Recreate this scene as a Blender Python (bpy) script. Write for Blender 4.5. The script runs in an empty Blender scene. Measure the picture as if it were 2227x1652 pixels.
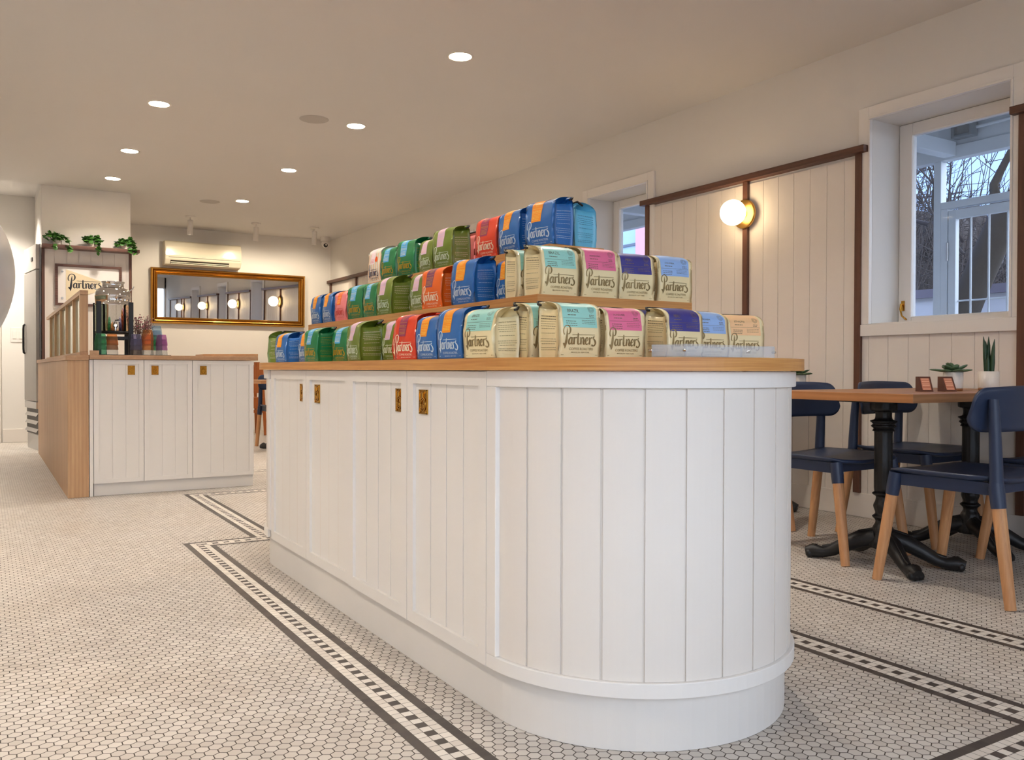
import bpy, math, random
from math import pi, sin, cos, tan, radians as R, sqrt
from mathutils import Vector, Matrix
import colorsys

S = bpy.context.scene
COL = S.collection

# ------------------------------------------------------------------ camera, world, exposure, daylight
cam_d = bpy.data.cameras.new('camera')
cam = bpy.data.objects.new('camera', cam_d)
COL.objects.link(cam)
cam_d.sensor_fit = 'HORIZONTAL'
cam_d.sensor_width = 36.0
cam_d.lens = 36.0 * 1872.8 / 2227.0
cam_d.clip_start = 0.02
cam_d.clip_end = 200
YAW, PITCH, ROLL = 0.55042, -0.011589, 0.0024954
fw = Vector((sin(YAW) * cos(PITCH), cos(YAW) * cos(PITCH), sin(PITCH)))
rt = Vector((cos(YAW), -sin(YAW), 0))
up = rt.cross(fw)
r2 = cos(ROLL) * rt + sin(ROLL) * up
u2 = -sin(ROLL) * rt + cos(ROLL) * up
cam.matrix_world = Matrix(((r2.x, u2.x, -fw.x, 0), (r2.y, u2.y, -fw.y, 0), (r2.z, u2.z, -fw.z, 0.87), (0, 0, 0, 1)))
S.camera = cam

S.view_settings.view_transform = 'Standard'
S.view_settings.look = 'None'
S.view_settings.exposure = 0.32
S.view_settings.gamma = 1.0
S.view_settings.use_curve_mapping = False

SKY_STRENGTH = 2.2
FACADE_SKY = (1.74, 1.78, 1.86)
LAMP_WARM = (1.0, 0.92, 0.82)
LAMP_POWER = 9.5
SPOT_POWER = 30.0
GLOBE_STRENGTH = 9.0

world = bpy.data.worlds.new('dusk_sky')
S.world = world
world.use_nodes = True
nt = world.node_tree
nt.nodes.clear()
wo = nt.nodes.new('ShaderNodeOutputWorld')
bg = nt.nodes.new('ShaderNodeBackground')
tc = nt.nodes.new('ShaderNodeTexCoord')
sep = nt.nodes.new('ShaderNodeSeparateXYZ')
ramp = nt.nodes.new('ShaderNodeValToRGB')
nt.links.new(tc.outputs['Generated'], sep.inputs[0])
nt.links.new(sep.outputs['Z'], ramp.inputs[0])
ramp.color_ramp.elements[0].position = 0.0
ramp.color_ramp.elements[0].color = (0.44, 0.60, 0.94, 1)
ramp.color_ramp.elements[1].position = 0.8
ramp.color_ramp.elements[1].color = (0.13, 0.27, 0.74, 1)
# the dusk sky is paler on the shop front side (-Y) and bluer to the east (+X)
ramp2 = nt.nodes.new('ShaderNodeValToRGB')
nt.links.new(sep.outputs['Y'], ramp2.inputs[0])
ramp2.color_ramp.elements[0].position = 0.0
ramp2.color_ramp.elements[0].color = (0, 0, 0, 1)
ramp2.color_ramp.elements[1].position = 0.02
ramp2.color_ramp.elements[1].color = (1, 1, 1, 1)
mixw = nt.nodes.new('ShaderNodeMix')
mixw.data_type = 'RGBA'
nt.links.new(ramp2.outputs[0], mixw.inputs[0])
mixw.inputs[6].default_value = (*FACADE_SKY, 1)
nt.links.new(ramp.outputs[0], mixw.inputs[7])
nt.links.new(mixw.outputs[2], bg.inputs[0])
bg.inputs[1].default_value = SKY_STRENGTH
nt.links.new(bg.outputs[0], wo.inputs[0])


# ------------------------------------------------------------------ materials
def lin(c):
    return tuple(((v / 255.0) / 12.92 if v / 255.0 <= 0.04045 else ((v / 255.0 + 0.055) / 1.055) ** 2.4) for v in c)


class NT:
    """small helper round a material's node tree"""
    def __init__(s, name):
        s.m = bpy.data.materials.new(name)
        s.m.use_nodes = True
        s.t = s.m.node_tree
        s.b = s.t.nodes['Principled BSDF']

    def n(s, kind, **kw):
        x = s.t.nodes.new('ShaderNode' + kind)
        for k, v in kw.items():
            setattr(x, k, v)
        return x

    def l(s, a, b):
        s.t.links.new(a, b)

    def math(s, op, a, b=None, c=None):
        x = s.n('Math', operation=op)
        for i, v in enumerate((a, b, c)):
            if v is None:
                continue
            if isinstance(v, (int, float)):
                x.inputs[i].default_value = v
            else:
                s.l(v, x.inputs[i])
        return x.outputs[0]

    def mix(s, f, a, b):
        x = s.n('Mix', data_type='RGBA')
        for i, v in ((0, f), (6, a), (7, b)):
            if isinstance(v, (int, float)):
                x.inputs[i].default_value = v
            elif isinstance(v, tuple):
                x.inputs[i].default_value = (*v, 1)
            else:
                s.l(v, x.inputs[i])
        return x.outputs[2]

    def coord(s, which='Object', scale=(1, 1, 1)):
        c = s.n('TexCoord')
        mp = s.n('Mapping')
        s.l(c.outputs[which], mp.inputs[0])
        mp.inputs['Scale'].default_value = scale
        return mp.outputs[0]

    def noise(s, vec, scale, detail=3, rough=0.5):
        x = s.n('TexNoise')
        s.l(vec, x.inputs['Vector'])
        x.inputs['Scale'].default_value = scale
        x.inputs['Detail'].default_value = detail
        x.inputs['Roughness'].default_value = rough
        return x.outputs[0]

    def bump(s, h, strength=0.2, dist=0.01):
        x = s.n('Bump')
        x.inputs['Strength'].default_value = strength
        x.inputs['Distance'].default_value = dist
        s.l(h, x.inputs['Height'])
        s.l(x.outputs[0], s.b.inputs['Normal'])


def plain(name, rgb, rough=0.5, metal=0.0, var=0.06, vscale=6.0, bump=0.0, bscale=40.0, spec=0.5, coat=0.0):
    """painted / moulded surface with a slight procedural variation"""
    k = NT(name)
    c = lin(rgb)
    v = k.coord()
    f = k.noise(v, vscale)
    a = tuple(x * (1 - var) for x in c)
    b = tuple(min(1, x * (1 + var)) for x in c)
    k.l(k.mix(f, a, b), k.b.inputs['Base Color'])
    k.b.inputs['Roughness'].default_value = rough
    k.b.inputs['Metallic'].default_value = metal
    k.b.inputs['Specular IOR Level'].default_value = spec
    k.b.inputs['Coat Weight'].default_value = coat
    k.b.inputs['Coat Roughness'].default_value = 0.15
    if bump:
        k.bump(k.noise(v, bscale), bump, 0.004)
    return k.m


def wood(name, c1, c2, axis='Y', rough=0.45, scale=1.0, line=0.5):
    """grain running along one object axis"""
    k = NT(name)
    sc = {'X': (0.9, 14, 14), 'Y': (14, 0.9, 14), 'Z': (14, 14, 0.9)}[axis]
    v = k.coord('Object', tuple(x * scale for x in sc))
    big = k.noise(v, 1.2, 2)
    fine = k.noise(v, 7.0, 6, 0.65)
    w = k.n('TexWave', wave_type='BANDS', bands_direction={'X': 'Z', 'Y': 'Z', 'Z': 'X'}[axis])
    k.l(v, w.inputs['Vector'])
    w.inputs['Scale'].default_value = 0.9
    w.inputs['Distortion'].default_value = 5.0
    w.inputs['Detail'].default_value = 3.0
    f = k.math('ADD', k.math('MULTIPLY', big, 0.45), k.math('ADD', k.math('MULTIPLY', fine, 0.40), k.math('MULTIPLY', w.outputs[1], 0.15 * line * 2)))
    r = k.n('ValToRGB')
    k.l(f, r.inputs[0])
    r.color_ramp.elements[0].position = 0.30
    r.color_ramp.elements[0].color = (*lin(c1), 1)
    r.color_ramp.elements[1].position = 0.72
    r.color_ramp.elements[1].color = (*lin(c2), 1)
    k.l(r.outputs[0], k.b.inputs['Base Color'])
    k.b.inputs['Roughness'].default_value = rough
    k.bump(fine, 0.12, 0.002)
    return k.m


def glassy(name, rgb, mixw=0.75, rough=0.05):
    """clear coloured glass: tinted transparency under a glossy skin"""
    k = NT(name)
    t = k.n('BsdfTransparent')
    t.inputs[0].default_value = (*lin(rgb), 1)
    g = k.n('BsdfPrincipled')
    g.inputs['Base Color'].default_value = (*lin(rgb), 1)
    g.inputs['Roughness'].default_value = rough
    lw = k.n('LayerWeight')
    lw.inputs[0].default_value = 0.5
    f = k.math('ADD', k.math('MULTIPLY', k.math('POWER', lw.outputs[1], 5.0), 0.9), 0.045 + 1.0 - mixw)
    f = k.math('MINIMUM', f, 1.0)
    ms = k.n('MixShader')
    k.l(f, ms.inputs[0])
    k.l(t.outputs[0], ms.inputs[1])
    k.l(g.outputs[0], ms.inputs[2])
    out = k.t.nodes['Material Output']
    k.l(ms.outputs[0], out.inputs[0])
    return k.m


def emit(name, rgb, strength):
    k = NT(name)
    k.b.inputs['Base Color'].default_value = (*lin(rgb), 1)
    k.b.inputs['Emission Color'].default_value = (*lin(rgb), 1)
    k.b.inputs['Emission Strength'].default_value = strength
    return k.m


M = {}
M['wall'] = plain('wall_paint', (228, 223, 215), 0.75, var=0.02, vscale=1.5)
M['ceiling'] = plain('ceiling_paint', (219, 215, 211), 0.8, var=0.025, vscale=1.0)
M['white'] = plain('white_satin_paint', (236, 231, 224), 0.42, var=0.02, vscale=3)
M['board'] = plain('white_board_paint', (230, 222, 212), 0.5, var=0.02, vscale=3)
M['plinth'] = plain('grey_white_plinth_paint', (226, 221, 214), 0.5, var=0.03)
M['oak_y'] = wood('oak_along_length', (188, 124, 60), (222, 170, 104), 'Y')
M['oak_x'] = wood('oak_across', (180, 118, 56), (216, 164, 100), 'X', scale=1.4, line=1.0)
k_ = NT('oak_edge_grain')
v_ = k_.coord('Object', (1.1, 1.1, 62))
f_ = k_.math('ADD', k_.math('MULTIPLY', k_.noise(v_, 1.6, 3, 0.6), 0.6), k_.math('MULTIPLY', k_.noise(v_, 6.0, 5, 0.6), 0.4))
r_ = k_.n('ValToRGB')
k_.l(f_, r_.inputs[0])
r_.color_ramp.elements[0].position = 0.32
r_.color_ramp.elements[0].color = (*lin((178, 112, 50)), 1)
r_.color_ramp.elements[1].position = 0.68
r_.color_ramp.elements[1].color = (*lin((222, 166, 96)), 1)
k_.l(r_.outputs[0], k_.b.inputs['Base Color'])
k_.b.inputs['Roughness'].default_value = 0.42
M['oak_edge'] = k_.m
M['oak_z'] = wood('oak_upright', (176, 134, 94), (204, 166, 124), 'Z')
M['oak_pale'] = wood('oak_pale_trim', (172, 130, 92), (200, 160, 120), 'Y')
M['walnut_y'] = wood('walnut_along_wall', (66, 38, 26), (106, 66, 48), 'Y')
M['walnut_x'] = wood('walnut_across', (78, 50, 40), (118, 80, 66), 'X')
M['walnut_z'] = wood('walnut_upright', (70, 42, 30), (112, 72, 54), 'Z')
M['beech'] = wood('beech_leg', (186, 130, 84), (216, 162, 112), 'Z', 0.5, 2.0)
M['table'] = wood('table_oak', (140, 94, 58), (178, 128, 86), 'X')
M['table_y'] = wood('table_oak_end', (156, 100, 56), (190, 132, 82), 'Y')
M['navy'] = plain('navy_moulded_plastic', (36, 49, 76), 0.42, var=0.05)
M['iron'] = plain('black_cast_iron', (24, 22, 22), 0.45, var=0.2, bump=0.25, bscale=60)
M['black'] = plain('black_plastic', (20, 19, 19), 0.45)
M['steel'] = plain('brushed_steel', (190, 190, 190), 0.28, 1.0, var=0.04)
M['polished'] = plain('polished_steel', (205, 203, 200), 0.06, 1.0, var=0.02)
M['brass'] = plain('polished_brass', (196, 146, 60), 0.16, 1.0, var=0.06, bump=0.15, bscale=25)
M['satin_brass'] = plain('satin_brass', (214, 168, 92), 0.3, 1.0, var=0.04)
M['gilt'] = plain('gilt_frame', (178, 130, 58), 0.26, 0.95, var=0.16, vscale=14)
M['mirror'] = plain('mirror_glass', (228, 230, 232), 0.012, 1.0, var=0.0)
M['ac'] = plain('glossy_cream_plastic', (222, 212, 188), 0.15, var=0.01)
M['dark'] = plain('dark_slot', (52, 42, 30), 0.7)
M['whiteplastic'] = plain('white_plastic', (226, 220, 212), 0.4)
M['ceramic'] = plain('white_ceramic', (232, 222, 210), 0.3)
M['terracotta'] = plain('wooden_saucer', (150, 92, 48), 0.5)
M['leaf'] = plain('ivy_leaf', (72, 122, 48), 0.45, var=0.45, vscale=30)
M['succulent'] = plain('succulent_leaf', (74, 100, 66), 0.5, var=0.3, vscale=40)
M['snake'] = plain('snake_plant_leaf', (36, 66, 40), 0.45, var=0.35, vscale=60)
M['soil'] = plain('dark_soil', (48, 36, 28), 0.9)
M['paper'] = plain('white_paper', (240, 236, 230), 0.7, var=0.01)
M['felt'] = plain('cream_felt', (232, 216, 182), 0.9, var=0.03, bump=0.2, bscale=200)
M['ink'] = plain('charcoal_ink', (54, 52, 56), 0.6)
M['foil'] = plain('silver_foil', (206, 209, 213), 0.36, 0.75, var=0.04, bump=0.6, bscale=7)
M['orange_wood'] = wood('honey_wood', (150, 78, 28), (184, 104, 44), 'Z')
M['acrylic'] = glassy('clear_acrylic', (246, 249, 252), 0.85, 0.03)
M['pane'] = glassy('window_pane_glass', (236, 242, 250), 1.0, 0.02)
M['clear'] = glassy('clear_glass', (226, 228, 228), 0.85)
M['screen_glass'] = glassy('greenish_screen_glass', (216, 226, 214), 0.92)
M['outpaint'] = plain('outdoor_white_paint', (206, 214, 220), 0.55, var=0.06, bump=0.1)
M['outwall'] = plain('pale_render_wall', (214, 218, 226), 0.8, var=0.05)
M['bark'] = plain('dark_bark', (50, 44, 37), 0.9, var=0.35, vscale=14, bump=0.8, bscale=22)
M['twig'] = plain('twig_bark', (54, 49, 50), 0.9, var=0.2)
M['roof'] = plain('corrugated_roof_sheet', (196, 200, 200), 0.5, var=0.08)
M['pinkpanel'] = plain('pink_render', (236, 176, 190), 0.8)
M['ground'] = plain('paved_ground', (150, 148, 146), 0.9)
M['hedge'] = plain('bare_twigs_mass', (56, 54, 60), 0.95, var=0.5, vscale=9, bump=1.0, bscale=12)
M['lamp'] = emit('downlight_diffuser', (255, 246, 232), 18.0)
M['globe'] = emit('opal_globe', (255, 226, 180), GLOBE_STRENGTH)
M['grille'] = plain('grey_speaker_grille', (188, 182, 176), 0.7, bump=0.3, bscale=400)


def hex_floor():
    """1 inch hexagon mosaic, pointed along Y, pitch 30 mm"""
    k = NT('hexagon_floor_tile')
    P = 0.0302
    g = k.n('NewGeometry')
    sp = k.n('SeparateXYZ')
    k.l(g.outputs['Position'], sp.inputs[0])
    X, Y = sp.outputs[0], sp.outputs[1]
    RX, RY = P, P * sqrt(3)

    def cell(ox, oy):
        a = k.math('SUBTRACT', k.math('FLOORED_MODULO', k.math('ADD', X, ox), RX), RX / 2)
        b = k.math('SUBTRACT', k.math('FLOORED_MODULO', k.math('ADD', Y, oy), RY), RY / 2)
        return a, b
    ax, ay = cell(0.0, 0.0)
    bx, by = cell(RX / 2, RY / 2)
    da = k.math('ADD', k.math('MULTIPLY', ax, ax), k.math('MULTIPLY', ay, ay))
    db = k.math('ADD', k.math('MULTIPLY', bx, bx), k.math('MULTIPLY', by, by))
    use = k.math('LESS_THAN', da, db)

    def sel(p, q):
        return k.math('ADD', k.math('MULTIPLY', use, p), k.math('MULTIPLY', k.math('SUBTRACT', 1.0, use), q))
    gx, gy = sel(ax, bx), sel(ay, by)
    qx, qy = k.math('ABSOLUTE', gx), k.math('ABSOLUTE', gy)
    d = k.math('MAXIMUM', qx, k.math('ADD', k.math('MULTIPLY', qx, 0.5), k.math('MULTIPLY', qy, sqrt(3) / 2)))
    edge = k.math('SUBTRACT', P / 2, d)
    grout = k.math('LESS_THAN', edge, 0.00125)
    cx, cy = k.math('SUBTRACT', X, gx), k.math('SUBTRACT', Y, gy)
    cv = k.n('CombineXYZ')
    k.l(k.math('ROUND', k.math('MULTIPLY', cx, 2 / P)), cv.inputs[0])
    k.l(k.math('ROUND', k.math('MULTIPLY', cy, 2 / RY)), cv.inputs[1])
    wn = k.n('TexWhiteNoise')
    k.l(cv.outputs[0], wn.inputs[0])
    dirt = k.noise(g.outputs['Position'], 2.2, 5, 0.6)
    tile = k.mix(wn.outputs[0], lin((192, 184, 175)), lin((211, 204, 195)))
    tile = k.mix(k.math('MULTIPLY', k.math('SUBTRACT', dirt, 0.40), 0.9), tile, lin((178, 160, 136)))
    k.l(k.mix(grout, tile, lin((70, 60, 50))), k.b.inputs['Base Color'])
    k.l(k.math('ADD', k.math('MULTIPLY', grout, 0.4), 0.42), k.b.inputs['Roughness'])
    h = k.math('MINIMUM', k.math('MULTIPLY', edge, 500.0), 1.0)
    k.bump(h, 0.35, 0.001)
    return k.m


def border_floor():
    """five rows of square tile: dark, white, chequered, white, dark (u along, v across in the UV map, metres)"""
    k = NT('border_floor_tile')
    T = 0.027
    uv = k.n('UVMap')
    sp = k.n('SeparateXYZ')
    k.l(uv.outputs[0], sp.inputs[0])
    u = k.math('DIVIDE', sp.outputs[0], T)
    v = k.math('DIVIDE', sp.outputs[1], T)
    iu, iv = k.math('FLOOR', u), k.math('FLOOR', v)
    fu, fv = k.math('FRACT', u), k.math('FRACT', v)
    eu = k.math('MINIMUM', fu, k.math('SUBTRACT', 1.0, fu))
    ev = k.math('MINIMUM', fv, k.math('SUBTRACT', 1.0, fv))
    grout = k.math('LESS_THAN', k.math('MINIMUM', eu, ev), 0.032)
    outer = k.math('GREATER_THAN', k.math('ABSOLUTE', k.math('SUBTRACT', iv, 2.0)), 1.5)
    mid = k.math('MULTIPLY', k.math('LESS_THAN', k.math('ABSOLUTE', k.math('SUBTRACT', iv, 2.0)), 0.5),
                 k.math('LESS_THAN', k.math('FLOORED_MODULO', iu, 2.0), 0.5))
    dark = k.math('MAXIMUM', outer, mid)
    cv = k.n('CombineXYZ')
    k.l(iu, cv.inputs[0])
    k.l(iv, cv.inputs[1])
    wn = k.n('TexWhiteNoise')
    k.l(cv.outputs[0], wn.inputs[0])
    white = k.mix(wn.outputs[0], lin((208, 199, 188)), lin((226, 219, 208)))
    blk = k.mix(wn.outputs[0], lin((66, 58, 54)), lin((84, 75, 69)))
    c = k.mix(dark, white, blk)
    k.l(k.mix(grout, c, lin((80, 70, 60))), k.b.inputs['Base Color'])
    k.b.inputs['Roughness'].default_value = 0.45
    return k.m


M['hex'] = hex_floor()
M['border'] = border_floor()


# ------------------------------------------------------------------ mesh building
class MB:
    """collects shapes; build() links them as ONE mesh object"""
    def __init__(s):
        s.v, s.f, s.mi, s.sm, s.uv = [], [], [], [], {}

    def add(s, vs, fs, mi=0, smooth=False, uvs=None):
        o = len(s.v)
        s.v += [tuple(p) for p in vs]
        for i, f in enumerate(fs):
            if uvs:
                s.uv[len(s.f)] = uvs[i]
            s.f.append(tuple(o + j for j in f))
            s.mi.append(mi)
            s.sm.append(smooth)
        return s

    def box(s, x0, x1, y0, y1, z0, z1, mi=0):
        x0, x1 = min(x0, x1), max(x0, x1)
        y0, y1 = min(y0, y1), max(y0, y1)
        z0, z1 = min(z0, z1), max(z0, z1)
        vs = [(x, y, z) for z in (z0, z1) for y in (y0, y1) for x in (x0, x1)]
        return s.add(vs, [(0, 2, 3, 1), (4, 5, 7, 6), (0, 1, 5, 4), (2, 6, 7, 3), (0, 4, 6, 2), (1, 3, 7, 5)], mi)

    def prism(s, poly, z0, z1, mi=0, smooth=False, hole=None):
        n = len(poly)
        vs = [(x, y, z0) for x, y in poly] + [(x, y, z1) for x, y in poly]
        s.add(vs, [(i, (i + 1) % n, n + (i + 1) % n, n + i) for i in range(n)], mi, smooth)
        s.add(vs, [tuple(range(n - 1, -1, -1)), tuple(range(n, 2 * n))], mi)
        return s

    def band(s, outer, inner, z0, z1, mi=0, closed=True, smooth=False):
        """wall between two matching outlines"""
        n = len(outer)
        vs = [(x, y, z) for z in (z0, z1) for pl in (outer, inner) for x, y in pl]
        O0, I0, O1, I1 = 0, n, 2 * n, 3 * n
        fs = []
        for i in range(n if closed else n - 1):
            j = (i + 1) % n
            fs += [(O0 + i, O0 + j, O1 + j, O1 + i), (I0 + j, I0 + i, I1 + i, I1 + j), (O1 + i, O1 + j, I1 + j, I1 + i), (O0 + j, O0 + i, I0 + i, I0 + j)]
        if not closed:
            fs += [(O0, O1, I1, I0), (O0 + n - 1, I0 + n - 1, I1 + n - 1, O1 + n - 1)]
        return s.add(vs, fs, mi, smooth)

    def lathe(s, prof, c=(0, 0, 0), axis='Z', n=32, mi=0, smooth=True, flute=0.0, nf=0):
        """profile of (radius, height) turned round an axis through c"""
        vs = []
        for r, h in prof:
            for i in range(n):
                a = 2 * pi * i / n
                rr = r * (1 + flute * cos(a * nf)) if flute else r
                p = (rr * cos(a), rr * sin(a), h)
                if axis == 'X':
                    p = (h, rr * cos(a), rr * sin(a))
                elif axis == 'Y':
                    p = (rr * sin(a), h, rr * cos(a))
                vs.append((p[0] + c[0], p[1] + c[1], p[2] + c[2]))
        m = len(prof)
        fs = [(k * n + i, k * n + (i + 1) % n, (k + 1) * n + (i + 1) % n, (k + 1) * n + i) for k in range(m - 1) for i in range(n)]
        s.add(vs, fs, mi, smooth)
        if prof[0][0] > 1e-6:
            s.add(vs[:n], [tuple(range(n - 1, -1, -1))], mi)
        if prof[-1][0] > 1e-6:
            s.add(vs[-n:], [tuple(range(n))], mi)
        return s

    def tube(s, pts, rad, n=10, mi=0, smooth=True, sq=None):
        """swept round (or rectangular, sq=(w,h)) bar through points; rad a number or list"""
        pts = [Vector(p) for p in pts]
        if isinstance(rad, (int, float)):
            rad = [rad] * len(pts)
        vs = []
        prev = None
        for i, p in enumerate(pts):
            t = (pts[min(i + 1, len(pts) - 1)] - pts[max(i - 1, 0)]).normalized()
            if prev is None:
                a = Vector((0, 0, 1)) if abs(t.z) < 0.9 else Vector((0, 1, 0))
                u = t.cross(a).normalized()
            else:
                u = (prev - t * prev.dot(t)).normalized()
            prev = u
            w = t.cross(u)
            for j in range(n):
                an = 2 * pi * j / n
                vs.append(p + u * (cos(an) * rad[i]) + w * (sin(an) * rad[i]))
        m = len(pts)
        fs = [(k * n + i, k * n + (i + 1) % n, (k + 1) * n + (i + 1) % n, (k + 1) * n + i) for k in range(m - 1) for i in range(n)]
        s.add(vs, fs, mi, smooth)
        s.add(vs[:n], [tuple(range(n - 1, -1, -1))], mi)
        s.add(vs[-n:], [tuple(range(n))], mi)
        return s

    def sphere(s, c, r, n=24, m=14, mi=0, sc=(1, 1, 1)):
        prof = [(max(1e-7, r * sin(pi * k / m)), -r * cos(pi * k / m)) for k in range(m + 1)]
        t = MB().lathe(prof, n=n)
        return s.add([(x * sc[0] + c[0], y * sc[1] + c[1], z * sc[2] + c[2]) for x, y, z in t.v], t.f[:m * n], mi, True)

    def grid(s, fn, nu, nv, mi=0, smooth=True):
        vs = [fn(i / nu, j / nv) for j in range(nv + 1) for i in range(nu + 1)]
        w = nu + 1
        return s.add(vs, [(j * w + i, j * w + i + 1, (j + 1) * w + i + 1, (j + 1) * w + i) for j in range(nv) for i in range(nu)], mi, smooth)

    def xf(s, mat):
        s.v = [tuple(mat @ Vector(p)) for p in s.v]
        return s

    def build(s, name, mats, parent=None, bevel=0.0, solid=0.0, subsurf=0):
        me = bpy.data.meshes.new(name)
        me.from_pydata(s.v, [], s.f)
        if not isinstance(mats, (list, tuple)):
            mats = [mats]
        for m in mats:
            me.materials.append(m)
        me.polygons.foreach_set('material_index', s.mi)
        me.polygons.foreach_set('use_smooth', s.sm)
        if s.uv:
            ul = me.uv_layers.new(name='UVMap')
            for p in me.polygons:
                if p.index in s.uv:
                    for li, c in zip(p.loop_indices, s.uv[p.index]):
                        ul.data[li].uv = c
        me.update()
        o = bpy.data.objects.new(name, me)
        COL.objects.link(o)
        if parent is not None:
            o.parent = parent
        if solid:
            md = o.modifiers.new('thickness', 'SOLIDIFY')
            md.thickness = solid
            md.offset = 0
        if subsurf:
            md = o.modifiers.new('smooth', 'SUBSURF')
            md.levels = md.render_levels = subsurf
        if bevel:
            md = o.modifiers.new('bevel', 'BEVEL')
            md.width = bevel
            md.segments = 2
            md.limit_method = 'ANGLE'
        return o


def thing(name, label, cat, loc=(0, 0, 0), rz=0.0, group=None):
    o = bpy.data.objects.new(name, None)
    o.empty_display_size = 0.05
    COL.objects.link(o)
    o.location = loc
    o.rotation_euler = (0, 0, rz)
    return tag(o, label, cat, group)


def tag(o, label, cat, group=None, kind=None):
    o['label'] = label
    o['category'] = cat
    if group:
        o['group'] = group
    if kind:
        o['kind'] = kind
    return o


def struct(o, label=None):
    o['kind'] = 'structure'
    if label:
        o['label'] = label
    return o


def copy_tree(o, parent=None):
    c = o.copy()
    COL.objects.link(c)
    if parent is not None:
        c.parent = parent
        c.matrix_parent_inverse = o.matrix_parent_inverse
    for ch in list(o.children):
        copy_tree(ch, c)
    return c


# ================================================================== THE SETTING
XW, YB, ZC, YF, XL = 4.46, 12.5, 2.81, -1.3, -3.4      # right wall, back wall, ceiling, shop front, left wall

# floor: hexagon field with the inlaid borders in the same mesh
fl = MB()
fl.add([(XL, YF, 0), (XW + 0.02, YF, 0), (XW + 0.02, YB, 0), (XL, YB, 0)], [(0, 1, 2, 3)], 0)


def strip(p, q, axis, m0, m1):
    """border strip; p..q the outer-left corner line, mitred by m0/m1 at its ends (signed)"""
    W = 0.135
    e = 0.0006
    if axis == 'Y':
        x, y0, y1 = p[0], p[1], q[1]
        vs = [(x, y0, e), (x + W, y0 + m0 * W, e), (x + W, y1 + m1 * W, e), (x, y1, e)]
        uv = [(v[1], v[0] - x) for v in vs]
    else:
        y, x0, x1 = p[1], p[0], q[0]
        vs = [(x0, y, e), (x1, y, e), (x1 + m1 * W, y + W, e), (x0 + m0 * W, y + W, e)]
        uv = [(v[0], v[1] - y) for v in vs]
    fl.add(vs, [(0, 1, 2, 3)], 1, uvs=[uv])


# inner border round the island
strip((0.842, 1.010), (0.842, 4.510), 'Y', 1, -1)
strip((0.977, 4.375), (1.315, 4.375), 'X', -1, -1)
strip((1.180, 4.510), (1.180, 6.280), 'Y', -1, -1)
strip((1.315, 6.145), (2.175, 6.145), 'X', -1, 1)
strip((2.175, 1.145), (2.175, 6.145), 'Y', -1, 1)
strip((0.842, 1.010), (2.310, 1.010), 'X', 1, -1)
# outer border by the tables
strip((2.755, -0.90), (2.755, 7.365), 'Y', 0, 1)
strip((1.800, 7.365), (2.755, 7.365), 'X', 0, 1)
struct(fl.build('floor', [M['hex'], M['border']]))

ce = MB()
ce.box(0.527, XW + 0.3, YF - 0.2, YB + 0.2, ZC, ZC + 0.12)
ce.box(XL - 0.2, 0.527, YF - 0.2, 10.34, ZC, ZC + 0.12)
ce.box(XL - 0.2, 0.527, 10.34, YB + 0.2, ZC + 0.10, ZC + 0.22)
struct(ce.build('ceiling', M['ceiling']))

# ---- right wall with its window openings
WINS = [(2.41, 3.22), (5.22, 5.99), (8.02, 8.80), (10.90, 11.0)]
WINS = WINS[:3]
ZS, ZH = 1.145, 2.345
PER = [(-0.55, 2.36), (3.28, 5.22), (6.10, 7.98), (8.92, 12.45)]       # board panels between windows
rw = MB()
ycur = YF - 0.2
for a, b in WINS:
    rw.box(XW, XW + 0.32, ycur, a, 0, ZC + 0.1)
    rw.box(XW, XW + 0.32, a, b, 0, ZS)
    rw.box(XW, XW + 0.32, a, b, ZH, ZC + 0.1)
    ycur = b
rw.box(XW, XW + 0.32, ycur, YB + 0.2, 0, ZC + 0.1)
wall_right = struct(rw.build('wall_right', M['wall']))


def boards(y0, y1, z0, z1, pitch=0.1275, name='board_panel', start=None):
    m = MB()
    m.box(XW - 0.006, XW - 0.0005, y0, y1, z0, z1)
    y = y0 if start is None else start
    while y < y1 - 0.005:
        e = min(y + pitch - 0.004, y1)
        if e - y > 0.004:
            m.box(XW - 0.0095, XW - 0.005, max(y, y0), e, z0, z1)
        y += pitch
    return m.build(name, M['board'], wall_right)


for a, b in PER:
    boards(a, b, 0.14, 2.14)
for a, b in WINS:
    boards(a - 0.07, b + 0.08, 0.14, 1.078)

bb = MB().box(XW - 0.018, XW - 0.0005, YF, YB, 0.001, 0.145)
struct(bb.build('baseboard_right', M['board'], bevel=0.003))

# walnut frames round the board panels
ti = 1
for (a, b), mids in zip(PER, ((0.45, 1.10, 1.42), (4.185,), (7.05,), (9.95, 11.4))):
    m = MB()
    m.box(XW - 0.065, XW - 0.0005, a - 0.045, b + 0.035, 2.158, 2.197)
    tr = struct(m.build('trim_%d' % ti, M['walnut_y'], bevel=0.002))
    v = MB()
    for y in (a + 0.015, b - 0.015) + mids:
        v.box(XW - 0.034, XW - 0.0097, y - 0.021, y + 0.021, 0.146, 2.157)
    v.build('upright', M['walnut_z'], tr, bevel=0.002)
    ti += 1

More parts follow.
